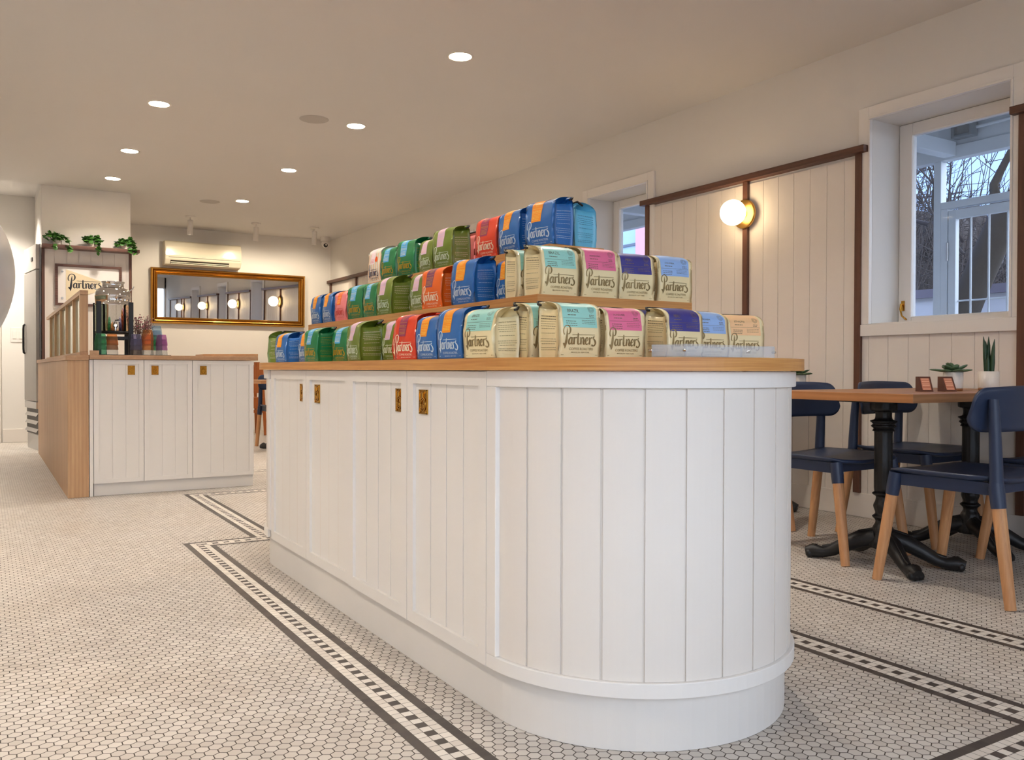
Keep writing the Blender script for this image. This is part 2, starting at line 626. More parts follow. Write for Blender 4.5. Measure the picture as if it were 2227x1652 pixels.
# ---- windows: casing, deep reveal, sash, pane, brass fastener
for i, (a, b) in enumerate(WINS):
    c = MB()
    for y0, y1, z0, z1 in ((a - 0.08, a - 0.0125, ZS - 0.001, ZH + 0.075), (b + 0.0125, b + 0.08, ZS - 0.001, ZH + 0.075), (a - 0.0125, b + 0.0125, ZH + 0.0125, ZH + 0.075)):
        c.box(XW - 0.022, XW - 0.0005, y0, y1, z0, z1)
        # thin inner bead
    c.box(XW - 0.028, XW - 0.0005, a - 0.012, a, ZS, ZH)
    c.box(XW - 0.028, XW - 0.0005, b, b + 0.012, ZS, ZH)
    c.box(XW - 0.028, XW - 0.0005, a - 0.012, b + 0.012, ZH + 0.0005, ZH + 0.012)
    c.box(XW - 0.03, XW - 0.0005, a - 0.08, b + 0.08, ZS - 0.07, ZS - 0.002)
    w = struct(c.build('window_%d' % (i + 1), M['white'], bevel=0.002))
    s = MB()
    X0, X1 = XW + 0.25, XW + 0.30
    s.box(X0, X1, a + 0.002, a + 0.085, ZS + 0.001, ZH - 0.001)
    s.box(X0, X1, b - 0.085, b - 0.002, ZS + 0.001, ZH - 0.001)
    s.box(X0, X1, a + 0.085, b - 0.085, ZS + 0.001, ZS + 0.05)
    s.box(X0, X1, a + 0.085, b - 0.085, ZH - 0.075, ZH - 0.001)
    s.build('window_sash', M['white'], w, bevel=0.006)
    MB().box(XW + 0.272, XW + 0.278, a + 0.08, b - 0.08, ZS + 0.045, ZH - 0.07).build('window_pane', M['pane'], w)
    MB().box(XW + 0.001, XW + 0.249, a + 0.001, b - 0.001, ZS + 0.0005, ZS + 0.006).build('window_sill', M['white'], w)
    k = MB()
    yb_, zb_ = b - 0.03, ZS + 0.115
    k.box(X0 - 0.006, X0 - 0.0005, yb_ - 0.016, yb_ + 0.004, zb_ - 0.03, zb_ + 0.03)
    k.lathe([(0.007, 0.0), (0.007, 0.02)], (X0 - 0.024, yb_ - 0.006, zb_ + 0.006), 'X', 12)
    k.tube([(X0 - 0.022, yb_ - 0.006, zb_ + 0.012), (X0 - 0.026, yb_ - 0.004, zb_ - 0.02), (X0 - 0.026, yb_ - 0.014, zb_ - 0.06), (X0 - 0.026, yb_ - 0.045, zb_ - 0.085)], [0.006, 0.006, 0.005, 0.006], 8)
    struct_h = k.build('window_handle', M['brass'], w)
    struct_h['label'] = 'brass window fastener'

# ---- back wall, projecting wall at the left, alcove, left wall, shop front
struct(MB().box(XL - 0.2, XW + 0.3, YB, YB + 0.2, 0, ZC + 0.2).build('wall_back', M['wall']))
struct(MB().box(XL - 0.2, XL, YF, YB, 0, ZC + 0.2).build('wall_left', M['wall']))
wp = MB().box(0.527, 1.392, 10.345, YB - 0.0005, 0.0, ZC - 0.0005)
wall_niche = struct(wp.build('wall_niche', M['wall']))
struct(MB().box(XL, 0.5265, 11.75, 11.9, 0, ZC + 0.0995).build('wall_alcove', M['wall']))
struct(MB().box(0.19, 0.522, 11.732, 11.7495, 0.001, 0.16).build('baseboard_alcove', M['board'], bevel=0.003))

nb = MB()
nb.box(0.53, 1.39, 10.338, 10.3445, 0.94, 2.14)
x = 0.53
while x < 1.385:
    nb.box(x, min(x + 0.1125, 1.39), 10.332, 10.339, 0.94, 2.14)
    x += 0.1165
nb.build('board_panel', M['board'], wall_niche)
nt_ = MB()
nt_.box(0.524, 0.553, 10.31, 10.3315, 0.94, 2.137)
nt_.box(1.372, 1.40, 10.31, 10.3315, 0.94, 2.137)
struct(nt_.build('trim_5', M['walnut_z'], bevel=0.002))

# shop front behind the viewer: posts, rails and big panes
sf = MB()
for x0, x1 in ((XL - 0.2, -3.0), (-1.75, -1.6), (-0.35, -0.2), (1.05, 1.2), (2.42, 3.76), (4.06, 4.12), (4.42, 4.78)):  # wide solid bay towards the right wall is added to cut daylight there
    sf.box(x0, x1, YF - 0.2, YF, 0, ZC + 0.1)
sf.box(XL, XW, YF - 0.2, YF, 0, 0.45)
sf.box(XL, XW, YF - 0.2, YF, 2.50, ZC + 0.1)
wall_front = struct(sf.build('wall_front', M['wall']))
gp = MB().box(XL + 0.3, XW - 0.02, YF - 0.11, YF - 0.104, 0.45, 2.50)
struct(gp.build('window_4', M['pane']))

# alcove door at far left
dm = MB()
dm.box(-0.75, 0.06, 11.735, 11.7495, 0.002, 2.08)
door1 = struct(dm.build('door_1', M['white'], bevel=0.003))
da = MB()
da.box(0.075, 0.175, 11.725, 11.7495, 0.002, 2.17)
da.box(-0.78, 0.075, 11.725, 11.7495, 2.09, 2.17)
da.build('door_casing', M['board'], door1, bevel=0.003)
st_ = MB().box(0.056, 0.066, 11.728, 11.7352, 0.9, 1.25)
st_.build('door_edge_plate', M['steel'], door1)


# ================================================================== LIGHTS IN THE CEILING
def area(name, loc, power, color, size, parent, rot=(0, 0, 0), spread=R(125)):
    d = bpy.data.lights.new(name, 'AREA')
    d.shape = 'DISK'
    d.size = size
    d.energy = power
    d.color = color
    d.spread = spread
    o = bpy.data.objects.new(name, d)
    COL.objects.link(o)
    o.location = loc
    o.rotation_euler = rot
    if parent is not None:
        o.parent = parent
    return o


DL = [(2.525, 4.737, 'round recessed ceiling downlight, the nearest and largest of all'),
      (1.103, 6.746, 'round recessed downlight, nearest of the row over the oak partition'),
      (2.537, 6.522, 'recessed downlight beside the larger round grey ceiling speaker'),
      (1.116, 8.332, 'recessed downlight in the middle of the left row of three'),
      (2.542, 8.311, 'recessed downlight between the two round grey ceiling speakers, alone mid-ceiling'),
      (1.129, 9.628, 'recessed downlight just in front of the wall with the plant shelf'),
      (2.552, 10.115, 'recessed downlight beside the smaller far ceiling speaker'),
      (2.53, 2.95, 'recessed downlight outside the view, first one nearer than the largest'),
            (1.10, 3.10, 'recessed downlight outside the view, over the island left side'),
      (-0.9, 1.4, 'added fill downlight outside the view at left, nearest the shop front'),  # from here on: unseen lamps added to brighten the island door side
      (-0.9, 3.0, 'added fill downlight outside the view at left, second from shop front'),
      (-0.9, 4.6, 'added fill downlight outside the view at left, third from shop front'),
      (-0.9, 6.4, 'added fill downlight outside the view at left, fourth from shop front'),
      (-2.3, 2.2, 'added fill downlight outside the view, far left near the shop front'),
      (-2.3, 4.4, 'added fill downlight outside the view, far left by the aisle')]
for x, y, lab in DL:
    t = thing('ceiling_light', lab, 'ceiling light', (x, y, ZC), 0, 'recessed ceiling downlights')
    rg = MB().lathe([(0.068, -0.001), (0.074, -0.004), (0.082, -0.004), (0.086, -0.0005)], n=36)
    rg.build('trim_ring', M['whiteplastic'], t)
    MB().lathe([(0.0001, -0.0025), (0.068, -0.0025)], n=36).build('diffuser', M['lamp'], t)
    area('lamp', (0, 0, -0.012), LAMP_POWER, LAMP_WARM, 0.13, t)

area('alcove_lamp', (-0.1, 11.05, 2.86), 34.0, LAMP_WARM, 0.25, None)

for x, y, lab in ((2.192, 6.515, 'large round grey ceiling speaker between two downlights'), (2.238, 10.345, 'small far round grey ceiling speaker near the back wall')):
    o = MB().lathe([(0.0001, -0.006), (0.10, -0.006), (0.108, -0.004), (0.112, -0.0005)], (0, 0, 0), n=40)
    o = o.build('ceiling_speaker', M['grille'])
    o.location = (x, y, ZC)
    tag(o, lab, 'speaker', 'ceiling speakers')

for x, y, lab, tz in ((2.244, 11.469, 'white cylinder spotlight on the ceiling above the air conditioner', 0.0),
                      (3.091, 11.54, 'white cylinder spotlight hanging right of the air conditioner', 0.0),
                      (3.869, 11.484, 'white cylinder spotlight beside the small security camera', 0.0)):
    t = thing('spotlight', lab, 'spotlight', (x, y, ZC), 0, 'white cylinder ceiling spots')
    MB().lathe([(0.062, -0.0005), (0.062, -0.012), (0.02, -0.018)], n=28).build('base_plate', M['whiteplastic'], t)
    MB().lathe([(0.009, -0.016), (0.009, -0.06)], n=12).build('stem', M['whiteplastic'], t)
    can = MB().lathe([(0.028, -0.05), (0.034, -0.056), (0.034, -0.235), (0.031, -0.236), (0.029, -0.20)], n=28)
    can.xf(Matrix.Translation((0, 0, -0.06)) @ Matrix.Rotation(R(6), 4, 'X') @ Matrix.Translation((0, 0, 0.06)))
    can.build('lamp_housing', M['whiteplastic'], t)
    d = bpy.data.lights.new('spot_beam', 'SPOT')
    d.energy = SPOT_POWER
    d.color = (1.0, 0.86, 0.66)
    d.spot_size = R(125)
    d.spot_blend = 0.6
    d.shadow_soft_size = 0.03
    o = bpy.data.objects.new('spot_beam', d)
    COL.objects.link(o)
    o.parent = t
    o.location = (0, 0.03, -0.25)
    o.rotation_euler = (R(38), 0, 0)

t = thing('security_camera', 'small white dome security camera in the back ceiling corner', 'camera', (4.28, 12.22, ZC))
MB().lathe([(0.068, -0.0005), (0.068, -0.06), (0.062, -0.064), (0.0001, -0.064)], n=28).build('mount', M['whiteplastic'], t)
cb = MB().sphere((0, 0, 0), 0.058, 24, 14)
cb.xf(Matrix.Translation((0.0, -0.01, -0.10)))
cb.build('camera_ball', M['whiteplastic'], t)
ln = MB().lathe([(0.03, 0.0), (0.03, 0.008), (0.0001, 0.009)], n=20).xf(Matrix.Translation((-0.012, -0.05, -0.125)) @ Matrix.Rotation(R(110), 4, 'X') @ Matrix.Rotation(R(-10), 4, 'Y'))
ln.build('lens', M['black'], t)


# ================================================================== THE ISLAND
IX, IY0, IY1 = 1.51, 1.855, 3.80            # axis of the island, centres of its two round ends


def stadium(r, n=40, y0=IY0, y1=IY1, cx=IX):
    """outline, anticlockwise from the right side of the near end"""
    p = [(cx + r * cos(a), y0 + r * sin(a)) for a in [-pi + pi * i / n for i in range(n + 1)]]
    q = [(cx + r * cos(a), y1 + r * sin(a)) for a in [pi * i / n for i in range(n + 1)]]
    return p + q


island = thing('island_counter', 'long white boarded island cabinet with rounded ends under the coffee bags', 'cabinet', (0, 0, 0))
MB().prism(stadium(0.418), 0.001, 0.128).build('plinth', M['plinth'], island)
RF, RP = 0.442, 0.430                          # face frame and recessed panel radii
MB().prism(stadium(RP - 0.0022), 0.129, 0.868).build('carcass', M['board'], island)

SEAM = [1.862, 2.335, 2.815, 3.283, 3.765]
XF = IX - RF
# rails that run round the ends and the far side (straight door side left open)
bend = MB()
n = 48
far = [(IX + cos(a), IY1 + sin(a), 0) for a in [0]]


def end_path(r):
    """from the near left seam round the near end, along the far side, round the far end to the far left seam"""
    pts = [(IX - r, SEAM[0])]
    pts += [(IX + r * cos(a), IY0 + r * sin(a)) for a in [-pi + pi * i / n for i in range(n + 1)]]
    pts += [(IX + r * cos(a), IY1 + r * sin(a)) for a in [pi * i / n for i in range(n + 1)]]
    return pts


bend.band(end_path(RF), end_path(RP - 0.002), 0.129, 0.164, closed=False)
bend.band(end_path(RF), end_path(RP - 0.002), 0.829, 0.868, closed=False)
for y0, y1 in ((SEAM[0] + 0.0, SEAM[0] - 0.045), (SEAM[4] + 0.0, SEAM[4] + 0.035)):
    bend.box(XF, IX - RP + 0.002, y0, y1, 0.164, 0.829)
bend.build('end_frame', M['white'], island, bevel=0.002)
# curved boards with grooves
brd = MB()


def arc_board(a0, a1, cy, r0=RP - 0.002, r1=RP + 0.0015):
    st = 6
    o = [(IX + r1 * cos(a0 + (a1 - a0) * i / st), cy + r1 * sin(a0 + (a1 - a0) * i / st)) for i in range(st + 1)]
    q = [(IX + r0 * cos(a0 + (a1 - a0) * i / st), cy + r0 * sin(a0 + (a1 - a0) * i / st)) for i in range(st + 1)]
    brd.band(o, q, 0.1645, 0.8285, closed=False)


EDG = [-180.0, -162.0] + [-162.0 + 12.68 * k for k in range(1, 13)] + [0.0]
for cy, flip in ((IY0, 1), (IY1, -1)):
    for a0, a1 in zip(EDG[:-1], EDG[1:]):
        q0, q1 = sorted((R(a0) * flip, R(a1) * flip))
        arc_board(q0 + 0.0075, q1 - 0.0075, cy)
y = IY0
while y < IY1 - 0.01:
    brd.box(IX + RP - 0.002, IX + RP + 0.0015, y + 0.002, min(y + 0.108, IY1) - 0.002, 0.1645, 0.8285)
    y += 0.108
brd.build('curved_board_panel', M['board'], island)


def ring_pull(name, parent, origin, out, side, w=0.052, h=0.070):
    """brass flush pull plate; out = outward unit vector, side = unit vector along the door"""
    o, e = Vector(out), Vector(side)
    mat = Matrix(((e.x, o.x, 0, origin[0]), (e.y, o.y, 0, origin[1]), (0, 0, 1, origin[2]), (0, 0, 0, 1)))
    m = MB()
    # plate with a raised rim
    m.box(-w / 2, w / 2, 0.0003, 0.003, -h / 2, h / 2)
    for x0, x1, z0, z1 in ((-w / 2, w / 2, h / 2 - 0.003, h / 2), (-w / 2, w / 2, -h / 2, -h / 2 + 0.003), (-w / 2, -w / 2 + 0.003, -h / 2, h / 2), (w / 2 - 0.003, w / 2, -h / 2, h / 2)):
        m.box(x0, x1, 0.003, 0.0048, z0, z1)
    # oval cup ring and inner finger cup
    for k, (sx, sz, rr) in enumerate(((0.34, 0.27, 0.0016), (0.22, 0.19, 0.0014))):
        pts = [(w * sx * cos(a), 0.0045, -h * 0.10 + h * sz * sin(a)) for a in [2 * pi * i / 24 for i in range(25)]]
        m.tube(pts, rr, 6)
    m.tube([(0, 0.0045, h * 0.17), (0, 0.005, h * 0.38)], 0.0026, 8)
    m.tube([(-w * 0.14, 0.005, h * 0.38), (w * 0.14, 0.005, h * 0.38)], 0.003, 8)
    m.sphere((0, 0.004, -h * 0.17), 0.005, 12, 8, sc=(1, 0.4, 1.3))
    for sx in (-1, 1):
        for sz in (-1, 1):
            m.sphere((sx * w * 0.37, 0.0045, sz * h * 0.42), 0.0034, 10, 6, sc=(1, 0.7, 1))
    m.xf(mat)
    b = m.build(name, M['brass'], parent)
    return b


def panel_door(parent, p0, along, out, length, z0, z1, nb, depth=0.0138, st=0.040, rail=0.036):
    """framed door with recessed vertical boards. p0 = bottom corner at the frame face"""
    a, o = Vector((*along, 0)), Vector((*out, 0))
    mat = Matrix(((a.x, o.x, 0, p0[0]), (a.y, o.y, 0, p0[1]), (0, 0, 1, 0), (0, 0, 0, 1)))
    m = MB()
    m.box(0, st, -depth, 0, z0, z1)
    m.box(length - st, length, -depth, 0, z0, z1)
    m.box(st, length - st, -depth, 0, z0, z0 + rail)
    m.box(st, length - st, -depth, 0, z1 - rail, z1)
    m.box(st, length - st, -depth, -0.0134, z0 + rail, z1 - rail)
    w = (length - 2 * st) / nb
    for i in range(nb):
        m.box(st + i * w + (0.0 if i == 0 else 0.0028), st + (i + 1) * w - (0.0 if i == nb - 1 else 0.0028), -0.0135, -0.0100, z0 + rail, z1 - rail)
    m.xf(mat)
    return m.build('door', M['white'], parent, bevel=0.0015)


hy = [2.238, 2.404, 3.172, 3.352]
for i in range(4):
    y0, y1 = SEAM[i] + 0.0015, SEAM[i + 1] - 0.0015
    xo = XF + (0.004 if i >= 2 else 0.0)
    d = panel_door(island, (xo, y1), (0, -1), (-1, 0), y1 - y0, 0.129, 0.866, 4)
    ring_pull('handle', d, (xo + 0.0099, hy[i], 0.778), (-1, 0, 0), (0, -1, 0))

# worktop: oak with separate pieces for the curved ends
wt = MB()
RT = 0.462
near = [(IX + RT * cos(a), IY0 + RT * sin(a)) for a in [-pi + pi * i / 64 for i in range(65)]]
farp = [(IX + RT * cos(a), IY1 + RT * sin(a)) for a in [pi * i / 64 for i in range(65)]]
wt.prism(near, 0.869, 0.8995, 1)
wt.prism([(IX - RT, 2.92), (IX - RT, IY0), (IX + RT, IY0), (IX + RT, 2.92)], 0.869, 0.8995, 0)
wt.prism([(IX - RT, IY1), (IX - RT, 2.9205), (IX + RT, 2.9205), (IX + RT, IY1)], 0.869, 0.8995, 0)
wt.prism(farp, 0.869, 0.8995, 0)
o = wt.build('worktop', [M['oak_edge'], M['oak_edge']])
tag(o, 'thick oak worktop with round ends on the white island', 'countertop')

# stepped display riser
rs = MB()
T = 0.018
z1, z2 = 1.07, 1.24
for x0, x1, y0, y1, za, zb in ((1.238, 1.782, 1.89, 3.76, 0.9005, z1), (1.41, 1.61, 2.09, 3.56, z1, z2)):
    rs.prism([(x0, y0), (x0 + T, y0 + T), (x0 + T, y1 - T), (x0, y1)], za, zb - 0.0005, 0)
    rs.prism([(x1, y0), (x1, y1), (x1 - T, y1 - T), (x1 - T, y0 + T)], za, zb - 0.0005, 0)
    rs.prism([(x0, y0), (x1, y0), (x1 - T, y0 + T), (x0 + T, y0 + T)], za, zb - 0.0005, 1)
    rs.prism([(x0, y1), (x0 + T, y1 - T), (x1 - T, y1 - T), (x1, y1)], za, zb - 0.0005, 1)
    rs.box(x0 + T, x1 - T, y0 + T, y1 - T, zb - 0.02, zb - 0.0005, 0)
o = rs.build('display_riser', [M['oak_edge'], M['oak_edge']])
tag(o, 'stepped oak display riser of two tiers on the island worktop', 'display stand')


# ================================================================== COFFEE BAGS
def film(name, rgb, rough=0.34, metal=0.0):
    k = NT(name)
    c = lin(rgb)
    v = k.coord()
    f = k.noise(v, 9.0, 3)
    k.l(k.mix(f, tuple(x * 0.94 for x in c), tuple(min(1, x * 1.05) for x in c)), k.b.inputs['Base Color'])
    k.b.inputs['Roughness'].default_value = rough
    k.b.inputs['Metallic'].default_value = metal
    k.b.inputs['Coat Weight'].default_value = 0.25
    k.b.inputs['Coat Roughness'].default_value = 0.22
    k.bump(k.noise(v, 26.0, 4, 0.5), 0.22, 0.004)
    return k.m


FILM = {'blue': (34, 106, 178), 'green': (26, 124, 70), 'olive': (110, 128, 38), 'red': (228, 62, 26), 'orange': (240, 106, 20),
        'pink': (248, 140, 140), 'cream': (240, 221, 170), 'white': (240, 238, 222), 'sky': (98, 184, 216)}
INKS = {'pale_blue': (206, 222, 232), 'gold': (214, 168, 40), 'pale_green': (214, 226, 200), 'ivory': (252, 236, 204), 'coral': (216, 58, 52),
        'bronze': (150, 128, 84), 'navy_ink': (40, 48, 92), 'dark_teal': (32, 78, 104), 'yellow': (255, 222, 96), 'black_ink': (104, 90, 62), 'rose_gold': (240, 190, 170)}
LABELS = {'l_orange': (255, 152, 12), 'l_sky': (84, 170, 218), 'l_lilac': (218, 186, 206), 'l_purple': (156, 52, 92), 'l_plum': (124, 56, 92), 'l_flame': (252, 100, 32),
          'l_mint': (156, 214, 200), 'l_rose': (232, 112, 150), 'l_navy': (62, 58, 136), 'l_light_blue': (152, 186, 234), 'l_peach': (250, 202, 148), 'l_blush': (250, 228, 230)}
for kk, c in FILM.items():
    M['f_' + kk] = film(kk + '_bag_film', c)
for kk, c in INKS.items():
    M[kk] = plain(kk + '_print', c, 0.35, 0.5 if kk in ('gold', 'bronze') else 0.0, var=0.02)
for kk, c in LABELS.items():
    M[kk] = plain(kk[2:] + '_label', c, 0.42, var=0.03, coat=0.15)

# kind: film, logo ink, label material, label word, word ink, wide label?, side print ink
KINDS = {
    'blue': ('blue', 'pale_blue', 'l_orange', 'FLATIRON', 'yellow', False, 'pale_blue'),
    'green': ('green', 'gold', 'l_sky', 'BROOKLYN', 'ivory', False, 'gold'),
    'olive': ('olive', 'pale_green', 'l_lilac', 'ROCKAWAY', 'rose_gold', False, 'ivory'),
    'red': ('red', 'ivory', 'l_purple', 'BROOKLYN', 'gold', False, 'ivory'),
    'orange': ('orange', 'ivory', 'l_plum', 'BROOKLYN', 'gold', False, 'ivory'),
    'pink': ('pink', 'coral', 'l_flame', 'FLATIRON', 'yellow', False, 'coral'),
    'mint': ('cream', 'bronze', 'l_mint', 'BRAZIL', 'black_ink', True, 'black_ink'),
    'rose': ('cream', 'bronze', 'l_rose', 'HONDURAS', 'black_ink', True, 'black_ink'),
    'navy': ('cream', 'bronze', 'l_navy', 'PERU', 'bronze', True, 'black_ink'),
    'light_blue': ('cream', 'bronze', 'l_light_blue', 'COLOMBIA', 'black_ink', True, 'black_ink'),
    'peach': ('cream', 'bronze', 'l_peach', 'ETHIOPIA', 'black_ink', True, 'black_ink'),
    'white': ('white', 'navy_ink', 'l_blush', '', 'coral', False, 'navy_ink'),
    'sky': ('sky', 'dark_teal', None, '', 'dark_teal', False, 'dark_teal'),
}


def catmull(pts, n=6):
    out = []
    P = [pts[0]] + list(pts) + [pts[-1]]
    for i in range(1, len(P) - 2):
        for t in [k / n for k in range(n)]:
            out.append(tuple(0.5 * ((2 * P[i][c]) + (-P[i - 1][c] + P[i + 1][c]) * t + (2 * P[i - 1][c] - 5 * P[i][c] + 4 * P[i + 1][c] - P[i + 2][c]) * t * t + (-P[i - 1][c] + 3 * P[i][c] - 3 * P[i + 1][c] + P[i + 2][c]) * t ** 3) for c in range(3)))
    out.append(tuple(pts[-1]))
    return out


def ribbon(strokes, n=5):
    """2-D lettering from strokes of (x, y, width): verts and quads"""
    vs, fs = [], []
    for st in strokes:
        c = catmull(st, n) if len(st) > 2 else st
        b = len(vs)
        for i, p in enumerate(c):
            q0, q1 = c[max(i - 1, 0)], c[min(i + 1, len(c) - 1)]
            dx, dy = q1[0] - q0[0], q1[1] - q0[1]
            l = max(1e-9, sqrt(dx * dx + dy * dy))
            nx, ny = -dy / l, dx / l
            w = p[2] / 2
            vs += [(p[0] + nx * w, p[1] + ny * w), (p[0] - nx * w, p[1] - ny * w)]
            if i:
                k = b + 2 * i
                fs.append((k - 2, k - 1, k + 1, k))
    return vs, fs


T_, t_ = 0.036, 0.012
LOGO = [
    # capital with its curled bowl, stem and wedge foot
    [(0.035, 0.245, 0.020), (0.012, 0.285, 0.024), (0.014, 0.370, 0.022), (0.050, 0.450, 0.020), (0.110, 0.480, 0.020), (0.170, 0.445, 0.026), (0.190, 0.370, 0.034), (0.172, 0.295, 0.026), (0.140, 0.262, 0.018), (0.112, 0.272, 0.012)],
    [(0.112, 0.425, 0.004), (0.104, 0.330, 0.024), (0.094, 0.200, 0.038), (0.082, 0.060, 0.048), (0.070, -0.060, 0.030), (0.062, -0.110, 0.002)],
    [(0.000, 0.020, 0.002), (0.030, 0.012, 0.036), (0.066, -0.030, 0.050)],
    # a
    [(0.232, 0.140, 0.014), (0.200, 0.172, 0.026), (0.160, 0.120, T_), (0.152, 0.050, T_), (0.180, 0.002, 0.026), (0.222, 0.050, 0.012)],
    [(0.240, 0.176, 0.030), (0.230, 0.060, T_), (0.246, 0.006, 0.026), (0.278, 0.030, 0.008)],
    # r
    [(0.292, 0.182, 0.028), (0.298, 0.090, T_), (0.296, 0.000, T_)],
    [(0.302, 0.100, 0.010), (0.330, 0.172, 0.016), (0.362, 0.166, 0.034)],
    # t with the long bar
    [(0.404, 0.290, 0.024), (0.400, 0.140, T_), (0.404, 0.030, T_), (0.430, 0.004, 0.022), (0.458, 0.028, 0.008)],
    [(0.236, 0.248, 0.010), (0.560, 0.250, 0.013), (0.872, 0.252, 0.010)],
    # n
    [(0.478, 0.182, 0.026), (0.486, 0.090, T_), (0.484, 0.000, T_)],
    [(0.490, 0.110, 0.010), (0.530, 0.178, 0.022), (0.560, 0.140, T_), (0.556, 0.040, T_), (0.576, 0.004, 0.022), (0.600, 0.030, 0.008)],
    # e
    [(0.618, 0.086, 0.012), (0.672, 0.106, 0.014), (0.676, 0.160, 0.022), (0.646, 0.178, 0.024), (0.616, 0.120, T_), (0.616, 0.045, T_), (0.648, 0.002, 0.026), (0.698, 0.044, 0.008)],
    # r
    [(0.722, 0.186, 0.028), (0.730, 0.090, T_), (0.726, 0.000, T_)],
    [(0.732, 0.100, 0.010), (0.762, 0.174, 0.016), (0.794, 0.166, 0.036)],
    # s
    [(0.862, 0.196, 0.026), (0.838, 0.206, 0.016), (0.830, 0.160, 0.024), (0.880, 0.100, T_), (0.896, 0.035, 0.034), (0.862, -0.026, 0.028), (0.808, -0.024, 0.030), (0.798, 0.008, 0.024)],
]
LOGO = [[(x, y, max(0.002, w * 1.22)) for x, y, w in st] for st in LOGO]
LOGO_V, LOGO_F = ribbon(LOGO)

_txt = {}


def text2d(s):
    """flat mesh of a line of text, width normalised to 1, baseline 0"""
    if s in _txt:
        return _txt[s]
    cu = bpy.data.curves.new('t', 'FONT')
    cu.body = s
    cu.size = 1.0
    cu.resolution_u = 2
    o = bpy.data.objects.new('t', cu)
    COL.objects.link(o)
    dg = bpy.context.evaluated_depsgraph_get()
    dg.update()
    me = bpy.data.meshes.new_from_object(o.evaluated_get(dg))
    vs = [(v.co.x, v.co.y) for v in me.vertices]
    fs = [tuple(p.vertices) for p in me.polygons]
    bpy.data.objects.remove(o)
    bpy.data.curves.remove(cu)
    bpy.data.meshes.remove(me)
    x0 = min(v[0] for v in vs)
    x1 = max(v[0] for v in vs)
    k = 1.0 / (x1 - x0)
    _txt[s] = ([((x - x0) * k, y * k) for x, y in vs], fs)
    return _txt[s]


def place2d(m, shape, fn, x, y, w, mi=0, ys=1.0):
    """lay a 2-D shape of unit width on a surface through fn(x, y)"""
    vs, fs = shape
    m.add([fn(x + vx * w, y + vy * w * ys) for vx, vy in vs], fs, mi)


def bar2d(m, fn, x0, x1, y, h, mi=0, nseg=3):
    vs = []
    for i in range(nseg + 1):
        xx = x0 + (x1 - x0) * i / nseg
        vs += [fn(xx, y), fn(xx, y + h)]
    m.add(vs, [(2 * i, 2 * i + 2, 2 * i + 3, 2 * i + 1) for i in range(nseg)], mi)


def words(m, fn, x0, x1, y, h, rnd, mi=0):
    """a line of print too small to read: word-long dashes"""
    x = x0
    while x < x1 - 0.002:
        l = rnd.uniform(0.003, 0.008)
        bar2d(m, fn, x, min(x + l, x1), y, h, mi, 1)
        x += l + 0.0013


def rings2d(m, fn, cx, cy, mi=0):
    for rr in (0.0035, 0.006, 0.0085):
        vs = []
        for i in range(17):
            a = 2 * pi * i / 16
            vs += [fn(cx + rr * cos(a), cy + rr * sin(a)), fn(cx + (rr + 0.0006) * cos(a), cy + (rr + 0.0006) * sin(a))]
        m.add(vs, [(2 * i, 2 * i + 2, 2 * i + 3, 2 * i + 1) for i in range(16)], mi)


